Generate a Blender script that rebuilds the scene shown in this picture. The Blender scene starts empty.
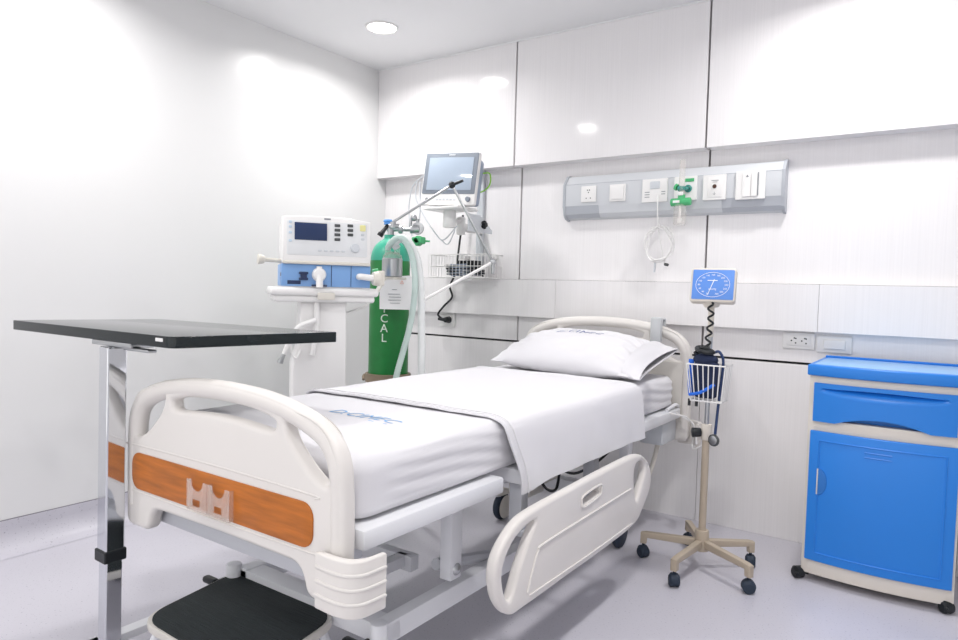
import bpy, bmesh, math, random
from mathutils import Matrix, Vector, noise
R = math.radians
PI = math.pi
random.seed(7)
SC = bpy.context.scene
COL = SC.collection
WM = {}                      # world matrix of every parent we build (frames are not evaluated yet)

# ------------------------------------------------------------------ camera
CAM = dict(f=683.836, yaw=.6079329, pitch=.0471859, roll=.0262612, x=3.117577, y=-3.280504, z=1.122697)
cy, sy = math.cos(CAM['yaw']), math.sin(CAM['yaw'])
FW = Vector((-sy*math.cos(CAM['pitch']), cy*math.cos(CAM['pitch']), -math.sin(CAM['pitch'])))
r0 = Vector((cy, sy, 0)); u0 = r0.cross(FW)
cr, sr = math.cos(CAM['roll']), math.sin(CAM['roll'])
RT = cr*r0 + sr*u0; UP = -sr*r0 + cr*u0
EYE = Vector((CAM['x'], CAM['y'], CAM['z']))
cam = bpy.data.cameras.new('camera'); co = bpy.data.objects.new('camera', cam); COL.objects.link(co)
m3 = Matrix((RT, UP, -FW)).transposed()
co.matrix_world = Matrix.Translation(EYE) @ m3.to_4x4()
cam.sensor_fit = 'HORIZONTAL'; cam.sensor_width = 36; cam.lens = CAM['f']*36/958; cam.clip_start = .05
SC.camera = co

def ray(u, v): return FW + RT*((u-479)/CAM['f']) + UP*((320-v)/CAM['f'])
def on(u, v, ax, val):       # the place on a known plane
    d = ray(u, v); k = 'xyz'.index(ax); return EYE + d*((val-EYE[k])/d[k])
def deep(u, v, d): return EYE + ray(u, v)*d

# ------------------------------------------------------------------ materials
def lin(h):
    if isinstance(h, str):
        h = h.lstrip('#'); c = [int(h[i:i+2], 16)/255 for i in (0, 2, 4)]
    else: c = h
    return tuple((x/12.92 if x <= .04045 else ((x+.055)/1.055)**2.4) for x in c)
MC = {}
def M(name, col, rough=.5, metal=0, var=.04, scale=6, bump=0, bscale=60, stretch=(1,1,1), coat=0, trans=0, alpha=1, spec=.5, ior=1.45, emit=0, sheen=0):
    if name in MC: return MC[name]
    m = bpy.data.materials.new(name); m.use_nodes = True
    nt = m.node_tree; N = nt.nodes; Lk = nt.links
    b = N['Principled BSDF']; c = lin(col)
    tc = N.new('ShaderNodeTexCoord'); mp = N.new('ShaderNodeMapping'); mp.inputs['Scale'].default_value = stretch
    Lk.new(tc.outputs['Object'], mp.inputs['Vector'])
    nz = N.new('ShaderNodeTexNoise'); nz.inputs['Scale'].default_value = scale; nz.inputs['Detail'].default_value = 4
    Lk.new(mp.outputs[0], nz.inputs['Vector'])
    rp = N.new('ShaderNodeValToRGB')
    rp.color_ramp.elements[0].position = .3; rp.color_ramp.elements[1].position = .7
    rp.color_ramp.elements[0].color = (*[x*(1-var) for x in c], 1)
    rp.color_ramp.elements[1].color = (*[min(1, x*(1+var)) for x in c], 1)
    Lk.new(nz.outputs['Fac'], rp.inputs['Fac']); Lk.new(rp.outputs['Color'], b.inputs['Base Color'])
    b.inputs['Roughness'].default_value = rough; b.inputs['Metallic'].default_value = metal
    b.inputs['Specular IOR Level'].default_value = spec; b.inputs['IOR'].default_value = ior
    b.inputs['Coat Weight'].default_value = coat; b.inputs['Coat Roughness'].default_value = .05
    b.inputs['Transmission Weight'].default_value = trans; b.inputs['Alpha'].default_value = alpha
    b.inputs['Sheen Weight'].default_value = sheen
    if emit:
        b.inputs['Emission Color'].default_value = (*c, 1); b.inputs['Emission Strength'].default_value = emit
    if bump:
        n2 = N.new('ShaderNodeTexNoise'); n2.inputs['Scale'].default_value = bscale; n2.inputs['Detail'].default_value = 3
        Lk.new(mp.outputs[0], n2.inputs['Vector'])
        bp = N.new('ShaderNodeBump'); bp.inputs['Strength'].default_value = bump; bp.inputs['Distance'].default_value = .01
        Lk.new(n2.outputs['Fac'], bp.inputs['Height']); Lk.new(bp.outputs[0], b.inputs['Normal'])
    MC[name] = m
    return m

LAMINATE = M('white streaked laminate', '#efedee', .09, var=.022, scale=1.0, stretch=(170, 170, 2.0), spec=.5)
LEFTPAINT = M('satin white wall panel', '#e8e8e8', .27, var=.006, scale=1.5)
CEIL = M('matt white ceiling', '#eeeeef', .85, var=.008, scale=2)
DARKGAP = M('dark joint', '#2b2a2d', .6, var=.05)
def floor_mat():
    m = M('lavender speckled vinyl', '#cbc9d2', .34, var=.02, scale=2.5)
    nt = m.node_tree; N = nt.nodes; Lk = nt.links; b = N['Principled BSDF']
    src = b.inputs['Base Color'].links[0].from_socket
    tc = [n for n in N if n.type == 'TEX_COORD'][0]
    n1 = N.new('ShaderNodeTexNoise'); n1.inputs['Scale'].default_value = 140; n1.inputs['Detail'].default_value = 2
    Lk.new(tc.outputs['Object'], n1.inputs['Vector'])
    r1 = N.new('ShaderNodeValToRGB'); r1.color_ramp.elements[0].position = .27; r1.color_ramp.elements[1].position = .36
    r1.color_ramp.elements[0].color = (.62, .62, .66, 1); r1.color_ramp.elements[1].color = (1, 1, 1, 1)
    Lk.new(n1.outputs['Fac'], r1.inputs['Fac'])
    mx = N.new('ShaderNodeMix'); mx.data_type = 'RGBA'; mx.blend_type = 'MULTIPLY'; mx.inputs[0].default_value = 1.0
    Lk.new(src, mx.inputs[6]); Lk.new(r1.outputs['Color'], mx.inputs[7]); Lk.new(mx.outputs[2], b.inputs['Base Color'])
    return m
FLOOR = floor_mat()
PLASTIC = M('warm white moulded plastic', '#e3dfdb', .38, var=.015, scale=3)
PLASTIC2 = M('off white moulded plastic', '#d2cec8', .42, var=.015, scale=3)
METALW = M('white powder coated steel', '#e4e5e9', .4, var=.015)
METALG = M('pale grey powder coated steel', '#c3c5cb', .45, var=.02)
WOOD = M('orange brown wood laminate', '#b5671f', .4, var=.22, scale=3, stretch=(2.5, 2.5, 22))
SHEET = M('white cotton sheet', '#e0dfe3', .9, var=.006, scale=4, bump=.12, bscale=900, sheen=.1)
PILLOWC = M('white cotton pillowcase', '#e0dfe3', .9, var=.006, scale=4, bump=.12, bscale=900, sheen=.1)
LOGOBLUE = M('printed blue ink', '#86b4e2', .8)
LOGODARK = M('printed dark blue ink', '#4f5f9c', .8)
BLACKTOP = M('black gloss laminate', '#141d20', .09, var=.1, spec=.5)
CHROME = M('polished chrome', '#d9dbdf', .07, metal=1, var=.01)
STEEL = M('brushed steel', '#b9bbbd', .28, metal=1, var=.03)
BLACKP = M('black plastic', '#1b1f23', .4, var=.08)
TYRE = M('blue black rubber tyre', '#2b3646', .6, var=.06)
RUBBER = M('ribbed black rubber', '#232a2c', .8, var=.12, scale=9, bump=.5, bscale=14, stretch=(1, 14, 1))
BEIGE = M('beige painted steel', '#b9ab99', .4, var=.02)
BLUECAB = M('bright blue plastic', '#2681dd', .32, var=.015, scale=3)
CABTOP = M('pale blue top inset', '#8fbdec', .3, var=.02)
CREAM = M('cream plastic', '#ddd6cc', .42, var=.012)
GREENCYL = M('green cylinder paint', '#1f7d3b', .35, var=.14, scale=10)
TEAL = M('pale green shoulder paint', '#3fae91', .35, var=.08)
WHITEP = M('white glossy plastic', '#eeedec', .3, var=.01)
OFFWHITE = M('ivory plastic', '#dcd8cf', .45, var=.02)
VBLUE = M('sky blue module plastic', '#7fa9dd', .4, var=.02)
NAVY = M('navy screen glass', '#2a3a5f', .12, var=.03)
DARKGREY = M('dark grey keys', '#4a4d4e', .5)
LIGHTGREY = M('pale grey plastic', '#cfd3d8', .4, var=.01)
RAILGREY = M('light grey service rail', '#d3d6da', .38, var=.01)
RAILGREY2 = M('mid grey service rail lip', '#b6bac1', .4, var=.01)
MONGREY = M('slate grey bezel', '#7d8590', .4)
MONSCREEN = M('grey blue switched off screen', '#a9b6c6', .08, var=.02)
MONSIDE = M('blue grey monitor shell', '#98a4b8', .45)
CLEAR = M('clear acrylic', '#f4efe9', .08, trans=.6, alpha=.42, ior=1.2)
HOSE = M('translucent pale tube', '#f0f3f3', .35, alpha=.93, spec=.4)
GREEN = M('green fitting', '#4fb477', .4)
DIALBLUE = M('blue dial face', '#5f92e2', .3, var=.02)
WHITEINK = M('white ink', '#f6f8fc', .5)
CUFF = M('navy cuff fabric', '#222c48', .9, bump=.2, bscale=200)
CUFFBLUE = M('bright blue cuff binding', '#2f6fdc', .8)
GREYREM = M('grey handset plastic', '#c2c5c8', .4)
YELLOW = M('yellow key', '#ece7a2', .5)
RED = M('orange warning ink', '#e0692c', .6)
GREYINK = M('grey ink', '#8d9196', .6)
BROWNCAP = M('brown plastic', '#8a7b68', .5)
LAMP = M('lit lamp diffuser', '#fffaf2', .4, emit=9)

# ------------------------------------------------------------------ object helpers
def link(o, parent=None):
    COL.objects.link(o)
    if parent is not None: o.parent = parent
    return o
def tag(o, label=None, cat=None, group=None, kind=None):
    if label: o['label'] = label
    if cat: o['category'] = cat
    if group: o['group'] = group
    if kind: o['kind'] = kind
    return o
def thing(name, label, cat, loc=(0, 0, 0), rz=0, group=None, rx=0, ry=0):
    o = bpy.data.objects.new(name, None); o.empty_display_size = .05
    from mathutils import Euler
    W = Matrix.Translation(loc) @ Euler((rx, ry, rz)).to_matrix().to_4x4()
    o.location = loc; o.rotation_euler = (rx, ry, rz)
    link(o); WM[o] = W
    return tag(o, label, cat, group)
def fin(name, bm, mat, parent=None, local=False, ang=35, label=None):
    """links bm as one mesh object; vertices are in the world unless local (then in the thing's own frame)"""
    bmesh.ops.remove_doubles(bm, verts=bm.verts, dist=1e-5)
    bmesh.ops.recalc_face_normals(bm, faces=bm.faces)
    if parent is not None and not local: bm.transform(WM[parent].inverted())
    me = bpy.data.meshes.new(name); bm.to_mesh(me); bm.free()
    for p in me.polygons: p.use_smooth = True
    me.set_sharp_from_angle(angle=R(ang))
    me.materials.append(mat)
    o = bpy.data.objects.new(name, me); link(o, parent)
    WM[o] = WM[parent] if parent is not None else Matrix.Identity(4)
    if label: o['label'] = label
    return o
def solo(name, bm, mat, label, cat, group=None, origin=None, ang=35):
    """a thing that is one mesh, its origin set at its base"""
    if origin is None:
        xs = [v.co for v in bm.verts]
        origin = Vector((sum(v.x for v in xs)/len(xs), sum(v.y for v in xs)/len(xs), min(v.z for v in xs)))
    bm.transform(Matrix.Translation(-Vector(origin)))
    o = fin(name, bm, mat, None, ang=ang); o.location = origin; WM[o] = Matrix.Translation(origin)
    return tag(o, label, cat, group)
def struct(name, bm, mat, ang=35): return tag(fin(name, bm, mat, None, ang=ang), kind='structure')

def add(bm, b2, mtx=None):
    if mtx is not None: b2.transform(mtx)
    me = bpy.data.meshes.new('tmp'); b2.to_mesh(me); b2.free(); bm.from_mesh(me); bpy.data.meshes.remove(me)
    return bm
def NB(): return bmesh.new()
def box(bm, lo, hi, bev=0, seg=2, mtx=None):
    b = bmesh.new(); bmesh.ops.create_cube(b, size=1)
    lo, hi = Vector(lo), Vector(hi); c = (lo+hi)/2; s = hi-lo
    for v in b.verts: v.co = Vector((v.co.x*s.x, v.co.y*s.y, v.co.z*s.z)) + c
    if bev:
        bev = min(bev, .49*min(abs(s.x), abs(s.y), abs(s.z)))
        bmesh.ops.bevel(b, geom=list(b.edges), offset=bev, segments=seg, affect='EDGES', profile=.5)
    return add(bm, b, mtx)
def basis(d):
    d = Vector(d).normalized(); a = Vector((0, 0, 1)) if abs(d.z) < .9 else Vector((1, 0, 0))
    x = a.cross(d).normalized(); return x, d.cross(x)
def cyl(bm, p0, p1, r0, r1=None, seg=20, bev=0):
    p0, p1 = Vector(p0), Vector(p1); r1 = r0 if r1 is None else r1
    L = (p1-p0).length
    if bev:
        prof = [(0, 0), (r0-bev, 0), (r0-bev*.3, bev*.3), (r0, bev), (r1, L-bev), (r1-bev*.3, L-bev*.3), (r1-bev, L), (0, L)]
    else: prof = [(0, 0), (r0, 0), (r1, L), (0, L)]
    return lathe(bm, prof, p0, (p1-p0), seg)
def lathe(bm, prof, base, axis=(0, 0, 1), seg=24):
    base = Vector(base); d = Vector(axis).normalized(); x, y = basis(d)
    rings = []
    for r, h in prof:
        if r < 1e-6: rings.append([bm.verts.new(base + d*h)])
        else: rings.append([bm.verts.new(base + d*h + x*(r*math.cos(2*PI*k/seg)) + y*(r*math.sin(2*PI*k/seg))) for k in range(seg)])
    for a, b in zip(rings, rings[1:]):
        for k in range(seg):
            k2 = (k+1) % seg
            if len(a) == 1 and len(b) == 1: continue
            if len(a) == 1: bm.faces.new((a[0], b[k], b[k2]))
            elif len(b) == 1: bm.faces.new((a[k], a[k2], b[0]))
            else: bm.faces.new((a[k], a[k2], b[k2], b[k]))
    return bm
def spline(pts, n=8, closed=False):
    P = [Vector(p) for p in pts]; out = []
    m = len(P); rng = m if closed else m-1
    for i in range(rng):
        if closed: a, b, c, d = P[(i-1) % m], P[i], P[(i+1) % m], P[(i+2) % m]
        else:
            b, c = P[i], P[i+1]; a = P[i-1] if i else b*2-c; d = P[i+2] if i+2 < m else c*2-b
        for k in range(n):
            t = k/n
            out.append(.5*((2*b) + (c-a)*t + (2*a-5*b+4*c-d)*t*t + (3*b-a-3*c+d)*t*t*t))
    if not closed: out.append(P[-1])
    return out
def tube(bm, pts, r, seg=8, n=6, closed=False, smooth=True, rfun=None):
    P = spline(pts, n, closed) if smooth and len(pts) > 2 else [Vector(p) for p in pts]
    m = len(P)
    def tang(i):
        if closed: return (P[(i+1) % m]-P[(i-1) % m]).normalized()
        return (P[min(i+1, m-1)]-P[max(i-1, 0)]).normalized()
    t = tang(0); x, _ = basis(t); rings = []
    for i in range(m):
        t = tang(i); x = (x - t*x.dot(t)).normalized(); y = t.cross(x)
        rr = rfun(i/(m-1)) if rfun else r
        rings.append([bm.verts.new(P[i] + x*(rr*math.cos(2*PI*k/seg)) + y*(rr*math.sin(2*PI*k/seg))) for k in range(seg)])
    prs = list(zip(rings, rings[1:])) + ([(rings[-1], rings[0])] if closed else [])
    for a, b in prs:
        for k in range(seg):
            k2 = (k+1) % seg; bm.faces.new((a[k], a[k2], b[k2], b[k]))
    if not closed:
        bm.faces.new(list(reversed(rings[0]))); bm.faces.new(rings[-1])
    return bm
def sphere(bm, c, r, sx=1, sy=1, sz=1, u=16, v=10):
    b = bmesh.new(); bmesh.ops.create_uvsphere(b, u_segments=u, v_segments=v, radius=r)
    for q in b.verts: q.co = Vector((q.co.x*sx, q.co.y*sy, q.co.z*sz)) + Vector(c)
    return add(bm, b)
def curve_bm(cu, mtx):
    o = bpy.data.objects.new('tmp', cu); COL.objects.link(o)
    dg = bpy.context.evaluated_depsgraph_get(); dg.update()
    me = bpy.data.meshes.new_from_object(o.evaluated_get(dg))
    b = bmesh.new(); b.from_mesh(me); bpy.data.meshes.remove(me)
    bpy.data.objects.remove(o); bpy.data.curves.remove(cu)
    b.transform(mtx); return b
def area2(P): return sum(a[0]*b_[1]-b_[0]*a[1] for a, b_ in zip(P, P[1:]+P[:1]))/2
def inset(P, d):
    """moves a counter-clockwise outline inward by d (a clockwise one outward)"""
    out = []; m = len(P)
    for i in range(m):
        p = Vector(P[i]); e1 = (p-Vector(P[i-1])).normalized(); e2 = (Vector(P[(i+1) % m])-p).normalized()
        n1 = Vector((-e1.y, e1.x)); n2 = Vector((-e2.y, e2.x)); n_ = n1+n2
        if n_.length < 1e-6: n_ = n1
        n_.normalize(); k = max(.5, n_.dot(n1)); out.append(tuple(p+n_*(d/k)))
    return out
def plate(bm, outer, holes, thick, bev, mtx, res=3):
    """flat outline with holes, rounded rims; 2-D points mapped by mtx, thickness along its z, centred"""
    from mathutils.geometry import delaunay_2d_cdt
    loops = []
    for k, P in enumerate([outer]+list(holes)):
        P = [tuple(p[:2]) for p in P]; Q = []
        for p in P:
            if not Q or math.dist(p, Q[-1]) > 2e-5: Q.append(p)
        if math.dist(Q[0], Q[-1]) < 2e-5: Q.pop()
        if (area2(Q) > 0) != (k == 0): Q.reverse()
        loops.append(Q)
    h = thick/2; lv = []
    if bev > 0:
        bev = min(bev, h)
        for k in range(res+1):
            t = PI/2*k/res; lv.append((bev*(1-math.sin(t)), h-bev+bev*math.cos(t)))   # top rim down to the side
    else: lv = [(0, h)]
    lv = lv + [(d, -z) for d, z in reversed(lv)]
    b = bmesh.new(); top, bot = [], []
    for Q in loops:
        rings = [[b.verts.new((x, y, z)) for x, y in (inset(Q, d) if d > 1e-7 else Q)] for d, z in lv]
        m = len(Q)
        for r1, r2 in zip(rings, rings[1:]):
            for i in range(m): b.faces.new((r1[i], r2[i], r2[(i+1) % m], r1[(i+1) % m]))
        top.append(rings[0]); bot.append(rings[-1])
    vs = [v for r in top for v in r]; vb = [v for r in bot for v in r]
    ed = []; o_ = 0
    for r in top: ed += [(o_+i, o_+(i+1) % len(r)) for i in range(len(r))]; o_ += len(r)
    pts = [Vector((v.co.x, v.co.y)) for v in vs]
    ov, oe, of, orig, _, _ = delaunay_2d_cdt(pts, ed, [], 0, 1e-7)
    polys = [[(p.x, p.y) for p in pts[sum(len(q) for q in top[:k]):sum(len(q) for q in top[:k+1])]] for k in range(len(top))]
    def inside(P, x, y):
        c = False; m = len(P)
        for i in range(m):
            (x1, y1), (x2, y2) = P[i-1], P[i]
            if (y1 > y) != (y2 > y) and x < (x2-x1)*(y-y1)/(y2-y1)+x1: c = not c
        return c
    for f in of:
        cx = sum(ov[i].x for i in f)/len(f); cyy = sum(ov[i].y for i in f)/len(f)
        if not inside(polys[0], cx, cyy) or any(inside(P, cx, cyy) for P in polys[1:]): continue
        ids = [orig[i][0] if orig[i] else None for i in f]
        if None in ids or len(set(ids)) < 3: continue
        try: b.faces.new([vs[i] for i in ids]); b.faces.new([vb[i] for i in reversed(ids)])
        except ValueError: pass
    return add(bm, b, mtx)
from mathutils.bvhtree import BVHTree
def drop(bm, tree, off):
    """lays flat lettering down onto a cloth surface"""
    for v in bm.verts:
        hit = tree.ray_cast(Vector((v.co.x, v.co.y, 2)), Vector((0, 0, -1)))
        if hit[0]: v.co.z = hit[0].z+off
    return bm
def text(bm, s, size, mtx, thick=.0008, shear=0, align='CENTER', sp=1):
    cu = bpy.data.curves.new('tmp', 'FONT'); cu.body = s; cu.size = size; cu.extrude = thick; cu.align_x = align; cu.align_y = 'CENTER'
    cu.shear = shear; cu.space_character = sp; cu.resolution_u = 3
    return add(bm, curve_bm(cu, mtx))
def rrect(x0, y0, x1, y1, r, n=5):
    out = []
    for cx, cyy, a in ((x1-r, y1-r, 0), (x0+r, y1-r, 90), (x0+r, y0+r, 180), (x1-r, y0+r, 270)):
        for k in range(n+1):
            t = R(a+90*k/n); out.append((cx+r*math.cos(t), cyy+r*math.sin(t)))
    return out
def sm2(pts, n=5): return [(p.x, p.y) for p in spline([(a, b, 0) for a, b in pts], n, True)]
def frame(o, x, y, z=None):
    x = Vector(x).normalized(); y = Vector(y); y = (y - x*y.dot(x)).normalized(); z = x.cross(y)
    m = Matrix((x, y, z)).transposed().to_4x4(); m.translation = Vector(o); return m
XZ = lambda y: frame((0, y, 0), (1, 0, 0), (0, 0, 1))      # 2-D (x, z) seen from the room, z of plate points to -y
YZ = lambda x: frame((x, 0, 0), (0, 1, 0), (0, 0, 1))      # 2-D (y, z), plate z points to +x
XY = lambda z: frame((0, 0, z), (1, 0, 0), (0, 1, 0))
def ring(bm, c, axis, r, t, seg=28, ts=8):
    c = Vector(c); x, y = basis(axis)
    return tube(bm, [c + x*(r*math.cos(2*PI*k/seg)) + y*(r*math.sin(2*PI*k/seg)) for k in range(seg)], t, ts, closed=True, smooth=False)

# ================================================================== THE ROOM
XR, YF, H = 4.7, -5.4, 2.5
b = NB(); box(b, (-.1, YF, -.1), (XR+.1, .2, 0)); struct('floor', b, FLOOR)
b = NB(); box(b, (-.1, YF, H), (XR+.1, .2, H+.1)); struct('ceiling', b, CEIL)
b = NB(); box(b, (-.1, YF, .132), (0, .3, H)); struct('wall_left', b, LEFTPAINT)
b = NB(); box(b, (XR, YF, 0), (XR+.1, .2, H)); struct('wall_right', b, LEFTPAINT)
# coved vinyl skirting along the left wall
b = NB(); prof = [(-.05, .13)] + [(.004, .13), (.004, .09)] + [(.004+.085*(1-math.cos(R(a))), .088*(1-math.sin(R(a)))+.001) for a in range(0, 91, 10)] + [(-.05, .0005)]
v0 = [b.verts.new((x, YF, z)) for x, z in prof]; v1 = [b.verts.new((x, .08, z)) for x, z in prof]
for k in range(len(prof)-1): b.faces.new((v0[k], v0[k+1], v1[k+1], v1[k]))
struct('baseboard_left', b, FLOOR, ang=60)
b = NB(); box(b, (.0, YF, .128), (.003, .08, .1335)); struct('trim_left', b, M('grey joint', '#8d8a92', .6))
# back wall: recessed panels behind, raised panels above and a raised middle band
YB = .0845
def slab(x0, x1, y0, z0, z1, name='wall_back', bev=.0015):
    b = NB(); box(b, (x0, y0, z0), (x1, .2, z1), bev, 1); return struct(name, b, LAMINATE)
GAP = .0048
b = NB(); box(b, (0, .125, 0), (XR, .25, H)); struct('wall_back', b, DARKGAP)
XS = [0, 1.0457, 2.1119, 3.178, XR]
for x0, x1 in zip(XS, XS[1:]): slab(x0+GAP*(x0 > 0), x1-GAP, 0, 1.8116, H)
XL = [0, 1.0492, 2.1092, 3.17, XR]
for x0, x1 in zip(XL, XL[1:]):
    slab(x0+GAP*(x0 > 0), x1-GAP, YB, 1.1768, 1.83)
    slab(x0+GAP*(x0 > 0), x1-GAP, YB, .8236, .99)
    slab(x0+.001, x1-.001, YB, .0, .8126)
XB = [0, 1.31, 2.622, 3.93, XR]
for x0, x1 in zip(XB, XB[1:]): slab(x0+.0006*(x0 > 0), x1-.0006, .045, .9654, 1.1752, bev=.001)
# ceiling edge bead
b = NB(); box(b, (0, -.008, H-.006), (XR, .001, H+.001)); struct('trim_ceiling', b, CEIL)

# ceiling lights
LAMP_W, LAMP_SPREAD = 7.4, 158
LIGHTS = [(.532, -.545), (2.75, -.48), (.5, -2.0), (2.75, -1.9), (.6, -3.5), (2.75, -3.2)]
def downlight(x, y, label, group=None):
    t = thing('ceiling_light', label, 'ceiling light', (x, y, H-.002), group=group)
    b = NB(); lathe(b, [(.088, .002), (.088, -.004), (.082, -.007), (.076, -.005), (.074, .002)], (0, 0, 0), seg=40); fin('rim', b, WHITEP, t, local=True)
    b = NB(); lathe(b, [(0, -.003), (.075, -.003), (.075, .001), (0, .001)], (0, 0, 0), seg=40); fin('diffuser', b, LAMP, t, local=True)
    ld = bpy.data.lights.new('lamp', 'AREA'); ld.shape = 'DISK'; ld.size = .148; ld.energy = LAMP_W; ld.spread = R(LAMP_SPREAD); ld.color = (1, .985, .97)
    lo = bpy.data.objects.new('lamp', ld); link(lo, t); lo.location = (0, 0, -.006)
for i, (x, y) in enumerate(LIGHTS):
    if i == 0: downlight(x, y, 'round recessed ceiling light glowing white near the corner of the room')
    else: downlight(x, y, 'round recessed ceiling light seen only as a bright reflection in the glossy wall', 'ceiling lights outside the frame')

# ================================================================== HOSPITAL BED
bed = thing('hospital_bed', 'white electric hospital bed with orange wood panel on its footboard', 'hospital bed', (1.66, -1.2, 0))
def endboard(x0, x1, zb, zt, y, leg):
    """outline and holes shared by both ends, scaled into x0..x1, zb..zt"""
    c = (x0+x1)/2; hw = (x1-x0)/2; S = hw/.43; h = zt-.872
    half = [(0, .873), (.13, .868), (.24, .853), (.325, .83), (.385, .795), (.418, .745), (.428, .67), (.43, .58)]
    right = [(p.x, p.y) for p in spline([(a*S, z+h, 0) for a, z in half], 5)]
    def corner(p, a, c_, r, n=5):
        p, a, c_ = Vector(p), Vector(a), Vector(c_)
        s_ = p+(a-p).normalized()*r; e = p+(c_-p).normalized()*r
        return [tuple(s_*(1-k/n)**2 + p*2*(k/n)*(1-k/n) + e*(k/n)**2) for k in range(n+1)]
    a0, a1, a2, a3, a4 = (.43*S, .55), (.428*S, zb), (.318*S, zb), (.298*S, zb+leg), (0, zb+leg+.004)
    right += corner(a1, a0, a2, .03) + corner(a2, a1, a3, .025) + corner(a3, a2, a4, .035)
    pts = [(c+a, z) for a, z in right] + [(c, a4[1])] + [(c-a, z) for a, z in reversed(right)]
    clean = []
    for p in pts:
        if not clean or math.dist(p, clean[-1]) > .003: clean.append(p)
    if math.dist(clean[0], clean[-1]) < .003: clean.pop()
    oval = [(.243, .818), (.30, .818), (.355, .798), (.384, .76), (.390, .72), (.380, .688), (.352, .690), (.300, .725), (.252, .775)]
    ov = sm2([(a*S, z+h) for a, z in oval], 4)
    slot = [(-.195, .808), (-.10, .826), (0, .831), (.10, .826), (.195, .808), (.205, .793), (.19, .779), (.10, .785), (0, .789), (-.10, .785), (-.19, .779), (-.205, .793)]
    sl = sm2([(a*S, z+h) for a, z in slot], 3)
    b = NB()
    plate(b, clean, [[(c+a, z) for a, z in ov], [(c-a, z) for a, z in ov], [(c+a, z) for a, z in sl]], .042, .013, XZ(y), 4)
    rim = [(a*S, z+h) for a, z in ((.406, .50+zb-.43+.0), (.405, .58), (.402, .68), (.392, .74), (.362, .782), (.312, .808), (.24, .829), (.13, .844), (0, .849))]
    rim[0] = (.404*S, zb+.06)
    P = [(c+a, y, z) for a, z in rim] + [(c-a, y, z) for a, z in reversed(rim[:-1])]
    tube(b, P, .0250, 14, n=6)
    return b
fb = fin('footboard', endboard(1.215, 2.085, .43, .874, -2.255, .068), PLASTIC, bed, ang=50)
b = NB(); plate(b, rrect(1.255, .541, 1.994, .643, .034), [], .006, .002, XZ(-2.2770)); fin('wood_panel', b, WOOD, fb)
b = NB(); tube(b, [(1.245, -2.2758, .658), (1.25, -2.2758, .662), (1.65, -2.2758, .666), (1.985, -2.2758, .662), (1.998, -2.2758, .655)], .0025, 6)
tube(b, [(1.245, -2.2758, .536), (1.26, -2.2758, .533), (1.65, -2.2758, .531), (1.98, -2.2758, .533), (2.0, -2.2758, .538)], .0025, 6); fin('panel_moulding', b, PLASTIC, fb)
def bumper(xc, yc, s, z0, z1, name='corner_bumper', par=None):
    # plan outline of a wrap-round corner piece with three ridges
    def plan(o):
        P = [(-.095, -.02-o), (-.02, -.024-o), (.03, -.014-o), (.056+o, .012), (.064+o, .05), (.066+o, .105)]
        Q = [(.05, .105), (.046, .055), (.036, .03), (.014, .01), (-.02, .002), (-.095, .002)]
        pp = [(p.x, p.y) for p in spline([(a, c, 0) for a, c in P], 4)] + [(p.x, p.y) for p in spline([(a, c, 0) for a, c in Q], 4)]
        return [(xc+a*.74, yc+c*s*.74) for a, c in pp]
    b = NB(); plate(b, plan(0), [], z1-z0, .005, XY((z0+z1)/2))
    for k in range(3): plate(b, plan(.0035), [], .009, .0035, XY(z0+(z1-z0)*(k+1)/4))
    return fin(name, b, PLASTIC, par)
bumper(2.098, -2.285, 1, .430, .553, par=fb)
# document holder on the footboard
b = NB()
def pocket(x0, x1):
    c = (x0+x1)/2; w = .026
    out = [(x0, .545), (x1, .545), (x1, .622), (c+w+.002, .622)] + [(c+w*math.cos(R(a)), .622+w*math.sin(R(a))) for a in range(0, -181, -20)] + [(c-w-.002, .622), (x0, .622)]
    cl = []
    for p in out:
        if not cl or math.dist(p, cl[-1]) > .001: cl.append(p)
    win = [(c-.018, .557), (c+.014, .557), (c+.014, .574), (c-.018, .574)]
    plate(b, cl, [win], .003, .0008, XZ(-2.2935))
pocket(1.543, 1.628); pocket(1.632, 1.717)
box(b, (1.543, -2.2930, .545), (1.717, -2.2795, .549)); box(b, (1.543, -2.2930, .545), (1.546, -2.2795, .62)); box(b, (1.714, -2.2930, .545), (1.717, -2.2795, .62)); box(b, (1.6285, -2.2930, .545), (1.6315, -2.2795, .62))
fin('document_holder', b, CLEAR, fb, label='clear acrylic two pocket document holder')
hb = fin('headboard', endboard(1.215, 2.125, .43, .993, -.105, .06), PLASTIC, bed, ang=50)
b = NB(); box(b, (1.25, -.136, .52), (2.09, -.128, .80), .003); fin('headboard_panel', b, PLASTIC2, hb)
bumper(2.13, -.075, -1, .41, .525, par=hb)
# mattress platform in four trays
for y0, y1 in ((-2.222, -1.662), (-1.57, -1.13), (-1.10, -.72), (-.70, -.15)):
    b = NB(); box(b, (1.24, y0, .543), (2.094, y1, .590), .008, 2)
    if y0 > -.75: tube(b, [(2.08, -.3, .597), (2.083, -.2, .609), (2.08, -.15, .597)], .008, 8)
    fin('mattress_platform', b, METALW, bed)
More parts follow.
